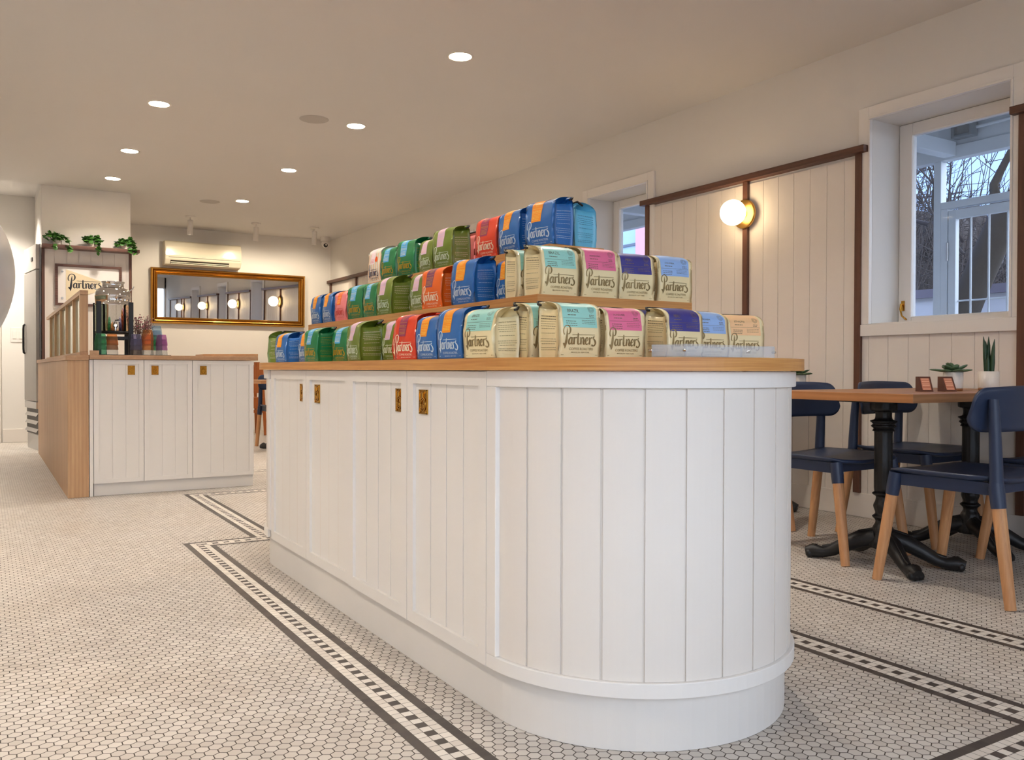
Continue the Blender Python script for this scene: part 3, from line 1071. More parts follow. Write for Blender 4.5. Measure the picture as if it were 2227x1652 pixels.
def make_bag(kind, label, loc, rz, w=0.128, d=0.085, H=0.135, seed=0, group='coffee bags on the island display', full=True):
    rnd = random.Random(seed * 7 + 3)
    fk, ik, lk, word, wk, wide, sk = KINDS[kind]
    t = thing('coffee_bag', label, 'coffee bag', loc, rz, group)
    # profile: (front y, front z, back y, back z, gusset pinch)
    hz = rnd.uniform(0.76, 0.83) * H
    topy = rnd.uniform(0.22, 0.36) * d
    prof = []
    for k in range(9):
        f = k / 8
        bulge = -0.005 * sin(pi * min(1, f * 1.05)) + 0.004 * (1 - f) ** 3 * 0
        prof.append((-d / 2 + bulge + 0.004 * (1 - f) * 0, f * hz, d / 2 + 0.003 * sin(pi * f), f * hz * 1.08, 0.0))
    prof = [(p[0], p[1], p[2], p[3], 0.0) for p in prof]
    arc = 10
    by0, bz0 = prof[-1][2], prof[-1][3]
    fy0 = prof[-1][0]
    for k in range(1, arc + 1):
        a = k / arc * pi / 2
        fy = fy0 + (topy - fy0) * (1 - cos(a)) ** 1.05
        fz = hz + (H - hz) * sin(a)
        g = k / arc
        by = by0 + (topy + 0.006 - by0) * g ** 1.6
        bz = bz0 + (H - 0.003 - bz0) * g ** 0.8
        prof.append((fy, fz, by, bz, 0.46 * g ** 1.1))
    ph = [rnd.uniform(0, 6.28) for _ in range(6)]
    amp = rnd.uniform(0.0008, 0.0017)
    lean = rnd.uniform(-0.012, 0.012)

    def crumple(x, z):
        return amp * (sin(x * 90 + ph[0] + z * 40) * 0.6 + sin(z * 75 + ph[1] - x * 55) * 0.7 + sin((x + z) * 150 + ph[2]) * 0.35)

    nx, ng = 10, 5
    L = len(prof)

    def front(i, u):
        fy, fz = prof[i][0], prof[i][1]
        x = u * w
        mid = 1 - (2 * u) ** 2
        f = min(1, fz / hz)
        dome = -0.004 * mid * sin(pi * min(1, f)) - 0.003 * (1 - mid) * 0
        flare = (1 + 0.030 * max(0, 1 - fz / (0.10 * H)) ** 2 - 0.012 * sin(pi * min(1, f)))
        sag = -0.006 * (H / 0.135) * (max(0, (fz - hz) / (H - hz))) * (mid - 0.5) * rnd_s
        return Vector((x * flare + lean * fz * 0.3, fy + dome + crumple(x, fz) * min(1, fz / 0.02), fz + sag))
    rnd_s = rnd.uniform(-0.5, 0.6)

    def back(i, u):
        by, bz = prof[i][2], prof[i][3]
        return Vector((u * w * 0.985 + lean * bz * 0.3, by, bz))

    def side(i, s, v):
        """s=+1 right, -1 left; v 0 at the front edge, 1 at the back edge"""
        a, b = front(i, 0.5 * s), back(i, 0.5 * s)
        p = a.lerp(b, v)
        z = p.z
        pin = prof[i][4]
        inset = 0.003 + pin * w * (1 - abs(2 * v - 1) ** 1.7) + min(0.005, pin * 0.04)
        f = min(1, z / hz)
        belly = 0.0035 * sin(pi * f) * (1 - (2 * v - 1) ** 2)
        if i > 8:
            belly *= max(0, 1 - (i - 8) / 3)
        p.x -= s * (inset - belly + crumple(v * 0.08 + s, z) * 0.8 * (1 - abs(2 * v - 1)))
        if i > 8:
            p.z -= 0.036 * (H / 0.135) * (1 - abs(2 * v - 1)) * min(1, (i - 8) / 5)
        return p

    m = MB()
    rings = []
    for i in range(L):
        r = [front(i, -0.5 + k / nx) for k in range(nx + 1)]
        r += [side(i, 1, k / ng) for k in range(0, ng + 1)]
        r += [back(i, 0.5 - k / nx) for k in range(nx + 1)]
        r += [side(i, -1, 1 - k / ng) for k in range(0, ng + 1)]
        rings.append(r)
    N = len(rings[0])
    vs = [p for r in rings for p in r]
    fs = [(i * N + k, i * N + (k + 1) % N, (i + 1) * N + (k + 1) % N, (i + 1) * N + k) for i in range(L - 1) for k in range(N)]
    m.add(vs, fs, 0, True)
    m.add(rings[0], [tuple(range(N - 1, -1, -1))])
    m.add(rings[-1], [tuple(range(N))])
    # rolled top along the back edge
    tp = rings[-1]
    ty, tz = prof[-1][2], H
    roll = MB()
    m.tube([(-w * 0.485, ty + 0.002, tz - 0.004), (0, ty + 0.002, tz - 0.003 + 0.001 * rnd_s), (w * 0.485, ty + 0.002, tz - 0.004)], 0.0048, 8)
    m.build('bag_body', M['f_' + fk], t)
    # black tin tie with its bent ends
    if full:
        tie = MB()
        e = 0.5 * w
        for s in (-1, 1):
            q = rnd.uniform(0.5, 1.0)
            tie.tube([(s * e * 0.80, ty + 0.006, tz + 0.0015), (s * e * 1.00, ty + 0.008, tz + 0.0005), (s * (e + 0.003), ty + 0.001, tz - 0.005), (s * (e + 0.000), ty - 0.012 * q, tz - 0.012 * q)], [0.0026, 0.0032, 0.0034, 0.0028], 6)
        tie.tube([(-e * 0.82, ty + 0.006, tz + 0.0015), (e * 0.82, ty + 0.006, tz + 0.0015)], 0.0024, 6)
        tie.build('tin_tie', M['black'], t)

    # arc length along the front sheet
    arcs = [0.0]
    for i in range(1, L):
        arcs.append(arcs[-1] + (Vector(prof[i][:2]) - Vector(prof[i - 1][:2])).length)

    def fsurf(off):
        def fn(x, s):
            s = max(0.0, min(s, arcs[-1] - 1e-5))
            i = 0
            while arcs[i + 1] < s:
                i += 1
            f = (s - arcs[i]) / (arcs[i + 1] - arcs[i])
            u = max(-0.5, min(0.5, x / w))

            def at(ii, uu):
                # follow the mesh facets
                k = (uu + 0.5) * nx
                k0 = min(int(k), nx - 1)
                return front(ii, -0.5 + k0 / nx).lerp(front(ii, -0.5 + (k0 + 1) / nx), k - k0)
            p = at(i, u).lerp(at(i + 1, u), f)
            tz_ = Vector(prof[i + 1][:2]) - Vector(prof[i][:2])
            nrm = Vector((0, -tz_.y, tz_.x)).normalized()
            return p + nrm * off
        return fn

    def ssurf(sg, off):
        def fn(x, z):
            # x 0..d from the viewer's left to right of that gusset
            v = x / d if sg > 0 else 1 - x / d
            i = 0
            while i < L - 2 and prof[i + 1][1] < z:
                i += 1
            f = (z - prof[i][1]) / (prof[i + 1][1] - prof[i][1])

            def at(ii):
                k = v * ng
                k0 = min(int(k), ng - 1)
                return side(ii, sg, k0 / ng).lerp(side(ii, sg, (k0 + 1) / ng), k - k0)
            p = at(i).lerp(at(i + 1), f)
            p.x += sg * off
            return p
        return fn

    SL = arcs[-1]
    # label sheet over the hood
    if lk:
        x0, x1 = (-0.40 * w, 0.40 * w) if wide else (-0.27 * w, 0.08 * w)
        s0 = 0.535 * H if wide else 0.50 * H
        s1 = SL - (0.006 if not wide else 0.012)
        fn = fsurf(0.0007)
        lm = MB()
        lm.grid(lambda a, b: fn(x0 + (x1 - x0) * a, s0 + (s1 - s0) * b), 8, 18)
        lab = lm.build('label', M[lk], t)
        lp = MB()
        fp = fsurf(0.0011)
        if wide:
            ww = 0.034 if len(word) > 4 else 0.022
            place2d(lp, text2d(word), fp, x0 + 0.016, s0 + 0.036, ww)
            words(lp, fp, x0 + 0.016, x0 + 0.042, s0 + 0.029, 0.0016, rnd)
            bar2d(lp, fp, x0 + 0.002, x1 - 0.002, s0 + 0.022, 0.0006, 0, 8)
            bar2d(lp, fp, x1 - 0.0315, x1 - 0.031, s0 + 0.022, 0.03, 0, 1)
            for q in range(3):
                words(lp, fp, x0 + 0.008, x0 + 0.040, s0 + 0.014 - q * 0.005, 0.0013, rnd)
                words(lp, fp, x1 - 0.048, x1 - 0.006, s0 + 0.017 - q * 0.004, 0.0008, rnd)
            words(lp, fp, x1 - 0.024, x1 - 0.008, s0 + 0.030, 0.0014, rnd)
            words(lp, fp, x1 - 0.024, x1 - 0.008, s0 + 0.026, 0.0014, rnd)
            rings2d(lp, fp, x1 - 0.016, s0 + 0.045)
        else:
            if word:
                place2d(lp, text2d(word), fp, x0 + 0.004, s0 + 0.029, (x1 - x0) - 0.008)
                bar2d(lp, fp, x0 + 0.002, x1 - 0.002, s0 + 0.026, 0.0007, 0, 3)
                bar2d(lp, fp, x0 + 0.002, x1 - 0.002, s0 + 0.040, 0.0007, 0, 3)
                rings2d(lp, fp, (x0 + x1) / 2, s0 + 0.056)
            for q in range(4):
                words(lp, fp, x0 + 0.004, x1 - 0.006, s0 + 0.020 - q * 0.0045, 0.0016 if q > 1 else 0.001, rnd)
        lp.build('label_print', M[wk], lab)
    # logo, maker lines
    fp = fsurf(0.0009)
    lg = MB()
    base = 0.235 * H if wide else 0.185 * H
    lw = 0.84 * w
    place2d(lg, (LOGO_V, LOGO_F), fp, -0.41 * w, base, lw, 0, 0.92 if not wide else 0.86)
    place2d(lg, text2d('COFFEE ROASTERS'), fp, -0.26 * w, base - 0.0135, 0.56 * w)
    place2d(lg, text2d('BROOKLYN \u2022 NEW YORK'), fp, -0.20 * w, base - 0.0205, 0.42 * w)
    if full:
        words(lg, fp, -0.42 * w, -0.36 * w, 0.006, 0.001, rnd)
        words(lg, fp, 0.36 * w, 0.42 * w, 0.006, 0.001, rnd)
    lg.build('logo', M[ik], t)
    if kind == 'white':
        cm = MB()
        fc = fsurf(0.0012)
        cs = [fc(0.20 * w + 0.012 * cos(a), 0.62 * H + 0.012 * sin(a)) for a in [2 * pi * i / 20 for i in range(20)]]
        cm.add(cs, [tuple(range(20))])
        cm.build('round_sticker', M['l_flame'], t)
        sm = MB()
        for q in range(7):
            xx = -0.46 * w + q * 0.15 * w
            fs_ = fsurf(0.0004)
            sm.grid(lambda a, b: fs_(xx + 0.05 * w * a, 0.01 + (0.72 * H) * b), 1, 10)
        sm.build('pastel_stripes', M['l_peach'], t)
    # small print on the gussets
    if full:
        for sg in (1, -1):
            fs2 = ssurf(sg, 0.0007)
            gm = MB()
            mg = 0.010
            if fk == 'cream' and sg < 0:
                words(gm, fs2, mg, d - mg, 0.70 * H, 0.0017, rnd)
                words(gm, fs2, mg, d - mg, 0.655 * H, 0.0017, rnd)
            else:
                place2d(gm, text2d('ROASTED BY PROFESSIONALS'), fs2, mg, 0.665 * H, d - 2 * mg)
            zz = 0.615 * H
            for q in range(10):
                if q not in (4, 6):
                    sh = 0.004 if q in (3, 5, 9) else 0.0
                    words(gm, fs2, mg + sh, d - mg - sh, zz, 0.0008, rnd)
                if q == 5:
                    zz -= 0.02 * H
                zz -= 0.040 * H
            for q in range(2):
                words(gm, fs2, mg, d - mg, zz - 0.03 * H - q * 0.035 * H, 0.0009, rnd)
            gm.build('side_print', M[sk], t)
    return t


E1, E2, E3 = 0.9002, 1.0702, 1.2402
G0, G1, G2 = 'coffee bags on the island worktop', 'coffee bags on the lower riser tier', 'coffee bags on the top riser tier'
BAGS = [
    # worktop, left side, from the far end
    ('olive', 'olive green coffee bag at the far left end of worktop row, behind blue', 1.120, 3.705, E1, -142, 0.085, 0.132, G0),
    ('blue', 'blue coffee bag with orange label, leftmost of the worktop row', 1.092, 3.545, E1, -85.3, 0.078, 0.124, G0),
    ('blue', 'blue coffee bag mostly hidden between leftmost blue and a green bag on worktop', 1.126, 3.330, E1, -86, 0.085, 0.124, G0),
    ('green', 'green coffee bag with sky blue label and whole dark side showing, worktop row', 1.092, 3.165, E1, -84.9, 0.075, 0.128, G0),
    ('green', 'green coffee bag in the gap behind the worktop green bag, sky label top only', 1.150, 3.005, E1, -84, 0.085, 0.130, G0),
    ('green', 'green coffee bag half hidden behind the worktop olive bag with full side text', 1.190, 2.850, E1, -88, 0.080, 0.132, G0),
    ('olive', 'olive coffee bag with lilac label and full side text, worktop row', 1.099, 2.738, E1, -91.0, 0.078, 0.134, G0),
    ('olive', 'olive coffee bag squeezed behind red bags on the worktop', 1.172, 2.600, E1, -88, 0.080, 0.135, G0),
    ('red', 'red coffee bag partly covered by the other red bag on the worktop', 1.146, 2.455, E1, -90, 0.080, 0.124, G0),
    ('red', 'bright red coffee bag with purple label, fully visible on the worktop', 1.098, 2.317, E1, -84.8, 0.085, 0.136, G0),
    ('blue', 'blue coffee bag with orange label next to the red bag on worktop', 1.103, 2.182, E1, -88.8, 0.085, 0.126, G0),
    ('blue', 'blue coffee bag with orange label beside the cream mint bag on worktop', 1.099, 2.035, E1, -86.0, 0.085, 0.138, G0),
    ('mint', 'cream coffee bag with mint label and bronze lettering beside worktop blue bag', 1.090, 1.874, E1, -81.3, 0.075, 0.125, G0),
    # worktop, round near end
    ('mint', 'cream coffee bag with mint label squeezed between two mint bags, worktop corner', 1.205, 1.815, E1, -3, 0.070, 0.138, G0),
    ('mint', 'cream coffee bag with mint label facing the viewer at the worktop front', 1.213, 1.712, E1, 1.0, 0.080, 0.134, G0),
    ('rose', 'cream coffee bag with rose pink label at the worktop front', 1.351, 1.712, E1, 0.0, 0.082, 0.128, G0),
    ('navy', 'cream coffee bag with navy label behind the clear tray, worktop front', 1.549, 1.712, E1, -0.5, 0.080, 0.133, G0),
    ('navy', 'cream coffee bag with navy label hidden behind the worktop front row', 1.572, 1.828, E1, -2, 0.075, 0.136, G0),
    ('light_blue', 'cream coffee bag with light blue label half behind the navy label bag, worktop', 1.708, 1.775, E1, -2, 0.080, 0.134, G0),
    ('peach', 'cream coffee bag with peach label at the right end of worktop', 1.846, 1.775, E1, -10, 0.080, 0.130, G0),
    # lower tier, left side
    ('blue', 'blue coffee bag at the far left end of the lower tier', 1.286, 3.671, E2, -90, 0.080, 0.132, G1),
    ('blue', 'blue coffee bag between leftmost blue and pink bag on lower tier', 1.288, 3.530, E2, -91, 0.080, 0.134, G1),
    ('pink', 'pink coffee bag with flame orange label on the lower tier', 1.292, 3.375, E2, -88.3, 0.085, 0.129, G1),
    ('green', 'green coffee bag beside the pink bag on lower tier, sky label with pale text', 1.289, 3.210, E2, -83.0, 0.085, 0.138, G1),
    ('green', 'green coffee bag between a green and an olive bag on lower tier', 1.292, 3.062, E2, -88.4, 0.085, 0.135, G1),
    ('olive', 'olive coffee bag with lilac label and full dark side on lower tier', 1.285, 2.918, E2, -87.4, 0.078, 0.143, G1),
    ('olive', 'olive coffee bag set back behind the lower tier olive bag', 1.361, 2.806, E2, -88, 0.080, 0.140, G1),
    ('olive', 'olive coffee bag mostly hidden by the orange bag on lower tier', 1.306, 2.668, E2, -90, 0.085, 0.136, G1),
    ('orange', 'orange coffee bag with plum label on the lower tier', 1.285, 2.529, E2, -84.6, 0.078, 0.137, G1),
    ('blue', 'large blue coffee bag with full side text beside orange bag on lower tier', 1.282, 2.314, E2, -83.3, 0.075, 0.142, G1),
    ('blue', 'blue coffee bag hidden behind the lower tier corner by cream bag', 1.364, 2.185, E2, -88, 0.080, 0.136, G1),
    # lower tier, near end
    ('mint', 'cream coffee bag with mint label half hidden at the lower tier corner', 1.312, 2.040, E2, -4, 0.066, 0.136, G1),
    ('mint', 'cream coffee bag with mint label at the lower tier front corner', 1.318, 1.945, E2, 0.4, 0.080, 0.137, G1),
    ('rose', 'cream coffee bag with rose pink label on the lower tier', 1.452, 1.944, E2, -1.4, 0.085, 0.141, G1),
    ('navy', 'cream coffee bag with navy label on the lower tier', 1.588, 1.952, E2, -5.0, 0.085, 0.137, G1),
    ('light_blue', 'cream coffee bag with light blue label, right end of the lower tier', 1.727, 1.946, E2, -4.0, 0.085, 0.139, G1),
    # top tier
    ('white', 'white pastel striped coffee bag with orange sticker, left end of top tier', 1.464, 3.430, E3, -88.5, 0.088, 0.155, G2),
    ('green', 'green coffee bag next to the white pastel bag on top tier', 1.462, 3.284, E3, -84.5, 0.088, 0.142, G2),
    ('green', 'green coffee bag beside the olive bags on top tier', 1.455, 3.108, E3, -81.0, 0.080, 0.148, G2),
    ('olive', 'olive coffee bag half hidden beside the top tier green bag', 1.468, 2.937, E3, -91.0, 0.088, 0.130, G2),
    ('olive', 'olive coffee bag with lilac label and dark side showing on top tier', 1.450, 2.783, E3, -83.2, 0.072, 0.147, G2),
    ('pink', 'pink coffee bag turned away behind red bag on the top tier', 1.562, 2.800, E3, 92, 0.080, 0.130, G2),
    ('red', 'red coffee bag with purple label on the top tier', 1.461, 2.471, E3, -86.0, 0.088, 0.143, G2),
    ('blue', 'blue coffee bag between red and corner blue bag on top tier', 1.457, 2.320, E3, -90.0, 0.085, 0.142, G2),
    ('blue', 'large blue coffee bag with full side text at the top tier corner', 1.450, 2.150, E3, -81.2, 0.074, 0.141, G2),
    ('sky', 'sky blue coffee bag turned away at right end of top tier', 1.570, 2.185, E3, 84, 0.070, 0.139, G2),
]
for i, (kind, lab, x, y, z, rz, d, H, g) in enumerate(BAGS):
    make_bag(kind, lab, (x, y, z), R(rz), 0.128, d, H, seed=i + 11, group=g)

# clear acrylic tray in front of the right hand bags
def plate(m, p, q, z0, z1, th=0.004):
    a = Vector((q[0] - p[0], q[1] - p[1], 0)).normalized()
    nrm = Vector((-a.y, a.x, 0)) * th
    m.prism([(p[0], p[1]), (q[0], q[1]), (q[0] + nrm.x, q[1] + nrm.y), (p[0] + nrm.x, p[1] + nrm.y)], z0, z1)


t = thing('acrylic_tray', 'low clear acrylic tray on the worktop right of the rose label bag', 'tray', (1.395, 1.500, 0.9002))
A, B_, D_, C_ = (0, 0), (0.355, 0.049), (-0.0185, 0.098), (0.3365, 0.147)
Q = (0.245, 0.034)
m = MB()
m.prism([A, B_, C_, D_], 0.0005, 0.0035)
m.build('tray_base', M['acrylic'], t)
m = MB()
plate(m, A, B_, 0.0036, 0.032)
m.build('front_panel', M['acrylic'], t)
for p_, q_ in ((D_, A), (B_, C_)):
    m = MB()
    plate(m, p_, q_, 0.0036, 0.032)
    m.build('end_panel', M['acrylic'], t)
m = MB()
plate(m, C_, D_, 0.0036, 0.032)
m.build('back_panel', M['acrylic'], t)
for px, py in (A, B_, Q, D_):
    m = MB().lathe([(0.003, -0.002), (0.0034, 0.0), (0.0034, 0.008)], (px + 0.002, py + 0.001, 0.017), 'Y', 10)
    m.build('screw', M['polished'], t)


# ================================================================== LEFT SERVICE CABINET AND OAK PARTITION
t = thing('low_cabinet', 'white three door cabinet beside the oak partition, under the water dispenser', 'cabinet', (0, 0, 0))
MB().box(0.640, 1.716, 6.503, 7.04, 0.001, 0.0855).build('plinth', M['plinth'], t)
MB().box(0.612, 1.718, 6.502, 7.06, 0.086, 0.933).build('body', M['white'], t)
MB().box(0.612, 0.634, 6.482, 6.5015, 0.001, 0.933).build('filler_strip', M['white'], t)
cabs = [0.637, 0.957, 1.2815, 1.718]
for i, hx in enumerate((0.876, 1.030, 1.358)):
    a, b = cabs[i] + 0.0015, cabs[i + 1] - 0.0015
    d = panel_door(t, (b, 6.482), (-1, 0), (0, -1), b - a, 0.087, 0.933, 3 if i < 2 else 4, st=0.032, rail=0.028)
    ring_pull('handle', d, (hx, 6.4919, 0.862), (0, -1, 0), (-1, 0, 0), 0.046, 0.064)
wt2 = MB()
wt2.box(0.610, 1.745, 6.462, 7.07, 0.936, 0.966)
wt2.prism([(1.42, 6.80), (1.745, 6.462), (1.745, 7.07), (1.42, 7.07)], 0.9662, 0.984)
o = wt2.build('worktop', M['oak_pale'], bevel=0.002)
tag(o, 'pale oak worktop on the white three door cabinet at left', 'countertop')
o = MB().box(0.635, 1.14, 6.50, 6.86, 0.9662, 0.9702).build('counter_mat', M['black'])
tag(o, 'thin black mat under the coloured tumblers and dispenser', 'mat')

pt = thing('oak_partition', 'low oak clad partition running back from the three door cabinet', 'partition', (0, 0, 0))
pm = MB()
pm.box(0.479, 0.607, 6.475, 10.11, 0.001, 0.928)
pm.build('side_panel', M['oak_z'], pt, bevel=0.001)
cp = MB().box(0.468, 0.6085, 6.462, 10.13, 0.9285, 0.960)
cp.build('cap', M['oak_pale'], pt, bevel=0.002)
MB().box(0.612, 0.668, 6.440, 6.4615, 0.938, 0.995).build('end_block', M['oak_pale'], pt)

sc = thing('glazed_screen', 'oak slatted screen with glass standing on the oak partition', 'screen', (0, 0, 0))
MB().box(0.556, 0.606, 6.485, 6.535, 0.985, 1.372).build('end_post', M['oak_z'], sc, bevel=0.002)
MB().box(0.556, 0.606, 6.480, 10.10, 0.9605, 0.9845).build('bottom_rail', M['oak_pale'], sc)
MB().box(0.556, 0.606, 6.480, 10.10, 1.3725, 1.402).build('top_rail', M['oak_pale'], sc)
for px in (115.5, 126, 138.5, 151.5, 167.5):
    a = YAW + math.atan((px - 1113.5) / 1872.8)
    y = 0.59 / tan(a)
    MB().box(0.562, 0.600, y - 0.022, y + 0.022, 0.985, 1.372).build('slat', M['oak_z'], sc, bevel=0.002)
MB().box(0.579, 0.583, 6.536, 10.09, 0.985, 1.372).build('glass', M['screen_glass'], sc)

# water dispenser on its black stand
ds = thing('water_dispenser', 'polished steel water dispenser on a tall black stand', 'dispenser', (0.793, 6.76, 0.9702))
for sx, sy in ((-1, -1), (1, -1), (-1, 1), (1, 1)):
    m = MB()
    m.box(sx * 0.104 - 0.016, sx * 0.104 + 0.016, sy * 0.104 - 0.010, sy * 0.104 + 0.010, 0.0005, 0.375)
    m.build('stand_leg', M['black'], ds, bevel=0.003)
m = MB().lathe([(0.0001, 0.152), (0.118, 0.152), (0.118, 0.166), (0.0001, 0.166)], n=40)
m.box(-0.086, 0.086, -0.112, -0.098, 0.110, 0.130)
m.box(-0.086, 0.086, 0.098, 0.112, 0.110, 0.130)
m.build('stand_shelf', M['black'], ds)
body = MB().lathe([(0.112, 0.1665), (0.118, 0.172), (0.118, 0.35), (0.121, 0.353), (0.121, 0.359), (0.118, 0.362), (0.119, 0.415), (0.121, 0.418), (0.119, 0.424), (0.117, 0.445), (0.104, 0.467), (0.082, 0.477)], n=56)
body.build('tank', M['polished'], ds)
MB().lathe([(0.080, 0.4772), (0.072, 0.482), (0.072, 0.510), (0.078, 0.518), (0.078, 0.523), (0.0001, 0.524)], n=48).build('lid', M['polished'], ds)
m = MB()
for sx in (-1, 1):
    m.tube([(sx * 0.108, 0, 0.462), (sx * 0.128, 0, 0.478), (sx * 0.138, 0, 0.497)], 0.004, 8)
m.build('handles', M['steel'], ds)
m = MB()
m.lathe([(0.012, -0.112), (0.012, -0.116), (0.017, -0.118), (0.017, -0.132), (0.008, -0.136)], (0, 0, 0.205), 'Y', 16)
m.tube([(0, -0.124, 0.205), (0, -0.126, 0.188), (0, -0.126, 0.168)], [0.010, 0.009, 0.008], 12)
m.tube([(0, -0.124, 0.222), (0.0, -0.126, 0.234), (0.030, -0.128, 0.236)], 0.005, 8)
m.build('tap', M['polished'], ds)

# tumblers, upside down, nested in stacks
GL = {'green': (40, 170, 96), 'teal': (40, 150, 110), 'amber': (216, 116, 14), 'brown': (150, 92, 46), 'clear': (214, 216, 216), 'indigo': (122, 116, 172), 'blue': (150, 186, 214), 'purple': (176, 84, 172), 'smoke': (150, 130, 112)}
for kk, c in GL.items():
    M['g_' + kk] = glassy(kk + '_tumbler_glass', tuple(int(v + (255 - v) * 0.55) for v in c), 0.92, 0.05)
STACKS = [
    (0.690, 6.560, ('teal', 'green', 'green'), 'stack under the dispenser by the oak partition'),
    (0.765, 6.580, ('clear', 'brown', 'amber'), 'stack in the middle under the dispenser'),
    (0.918, 6.560, ('smoke', 'indigo', 'indigo'), 'stack under the dried flowers'),
    (0.995, 6.570, ('clear', 'amber', 'amber', 'amber'), 'tall amber stack right of the dispenser'),
    (1.066, 6.650, ('clear', 'green', 'green', 'blue', 'blue'), 'tallest stack, behind the purple one'),
    (1.086, 6.560, ('clear', 'purple', 'purple'), 'purple stack at the right end of the mat'),
]
LEV = ('bottom', 'second', 'third', 'fourth', 'top')
tum = None
for x, y, cols, where in STACKS:
    for k, c in enumerate(cols):
        h = 0.078
        prof = [(0.0385, 0.0), (0.0390, 0.004), (0.0375, 0.020), (0.0345, 0.040), (0.0350, 0.043), (0.0300, 0.070), (0.0285, h), (0.0001, h), (0.0265, h - 0.004), (0.0330, 0.030), (0.0365, 0.0005)]
        prof = prof[:8]
        o = MB().lathe(prof, n=60, flute=0.04, nf=12).build('tumbler', M['g_' + c])
        o.location = (x, y, 0.9704 + k * 0.0335)
        lv = 'top' if k == len(cols) - 1 else LEV[k]
        tag(o, '%s ribbed %s glass tumbler, %s' % (lv, c, where), 'glass', 'ribbed coloured glass tumblers')

# dried flowers in a clear jar
vs_ = thing('dried_flowers', 'dried pink and brown flowers in a clear glass behind tumblers', 'flowers', (0.962, 6.745, 0.9704))
MB().lathe([(0.030, 0.0), (0.034, 0.004), (0.036, 0.08), (0.040, 0.115), (0.042, 0.118)], n=28).build('jar', M['clear'], vs_)
rnd = random.Random(5)
sm, fm, pm_ = MB(), MB(), MB()
for i in range(46):
    a, l = rnd.uniform(0, 2 * pi), rnd.uniform(0.05, 0.115)
    hgt = rnd.uniform(0.185, 0.285) - 0.35 * max(0, l - 0.07)
    tip = Vector((l * cos(a) * 0.62 + 0.030, l * sin(a) * 0.8, hgt))
    mid = Vector((tip.x * 0.25, tip.y * 0.25, 0.10))
    sm.tube([(rnd.uniform(-0.015, 0.015), rnd.uniform(-0.015, 0.015), 0.01), mid, tip], 0.0013, 5)
    for q in range(7):
        p = mid.lerp(tip, rnd.uniform(0.55, 1.05)) + Vector((rnd.uniform(-0.016, 0.016), rnd.uniform(-0.016, 0.016), rnd.uniform(-0.01, 0.014)))
        (pm_ if tip.z > 0.235 and q % 2 else fm).sphere(p, rnd.uniform(0.0028, 0.0055), 6, 4)
sm.build('stems', plain('dried_stem', (120, 92, 72), 0.9), vs_)
fm.build('seed_heads', plain('dried_seed_head', (128, 96, 92), 0.9, var=0.3), vs_)['kind'] = 'stuff'
pm_.build('pink_flowers', plain('dried_pink_flower', (196, 122, 132), 0.9, var=0.25), vs_)['kind'] = 'stuff'

# ---- shelf on the projecting wall with three ivies
sh = MB().box(0.522, 1.462, 10.170, 10.3335, 2.1375, 2.172)
o = sh.build('wall_shelf', M['walnut_x'], bevel=0.002)
tag(o, 'dark walnut shelf holding three ivy pots above the framed pennant', 'shelf')


def ivy(x, y, z, seed, label, trail, spread=0.13):
    r = random.Random(seed)
    t = thing('potted_ivy', label, 'plant', (x, y, z), 0, 'ivy pots on the walnut shelf')
    MB().lathe([(0.062, 0.0), (0.068, 0.004), (0.070, 0.010), (0.060, 0.012), (0.0001, 0.012)], n=32).build('saucer', M['ceramic'], t)
    MB().lathe([(0.050, 0.0125), (0.058, 0.020), (0.066, 0.092), (0.066, 0.100), (0.060, 0.100), (0.058, 0.085), (0.0001, 0.085)], n=32).build('pot', M['ceramic'], t)
    vine, lf = MB(), MB()

    def leaf(p, d, s):
        d = d.normalized()
        sdv = d.cross(Vector((0, 0, 1)))
        if sdv.length < 0.1:
            sdv = Vector((1, 0, 0))
        sdv.normalize()
        n = sdv.cross(d)
        pts = [(0, 0.04), (0.40, -0.02), (0.60, 0.36), (0.44, 0.76), (0, 1.08), (-0.44, 0.76), (-0.60, 0.36), (-0.40, -0.02)]
        vs = [p + sdv * (a * s) + d * (b * s) - n * (0.10 * s * abs(a) * 2 + 0.25 * s * b * b) for a, b in pts]
        vs.append(p + d * 0.5 * s - n * 0.02 * s)
        lf.add(vs, [(i, (i + 1) % 8, 8) for i in range(8)], 0, True)
    for i in range(13):
        a = r.uniform(0, 2 * pi)
        L = r.uniform(0.5, 1.1) * spread
        long = i < trail
        if long:
            a = r.uniform(-2.6, -0.5) if i % 2 else r.uniform(-0.9, 0.2)
        pts = [Vector((0.03 * cos(a), 0.03 * sin(a), 0.085)), Vector((0.062 * cos(a), 0.062 * sin(a) * 0.9, 0.135 + r.uniform(0, 0.04)))]
        e = Vector((L * cos(a), max(-0.125, min(0.05, L * sin(a))), 0.12 + r.uniform(-0.02, 0.05)))
        pts.append(e)
        if long:
            yy = -0.130
            e2 = Vector((e.x * 1.35, yy, r.uniform(0.02, 0.06)))
            pts += [e2, Vector((e2.x * 1.05, yy - 0.01, e2.z - r.uniform(0.08, 0.15)))]
        else:
            pts.append(e + Vector((0.02 * cos(a), 0, -0.04)))
        vine.tube(pts, 0.0022, 5)
        for k in range(len(pts) - 1):
            for q in range(5):
                p = pts[k].lerp(pts[k + 1], r.random())
                dr = Vector((r.uniform(-1, 1), r.uniform(-1, 0.25), r.uniform(-0.7, 0.6)))
                if p.y + dr.y * 0.04 < 0.06:
                    leaf(p, dr, r.uniform(0.038, 0.066))
    vine.build('vines', M['leaf'], t)
    lf.build('leaves', M['leaf'], t)
    t.scale = (0.70, 0.70, 0.70)
    return t


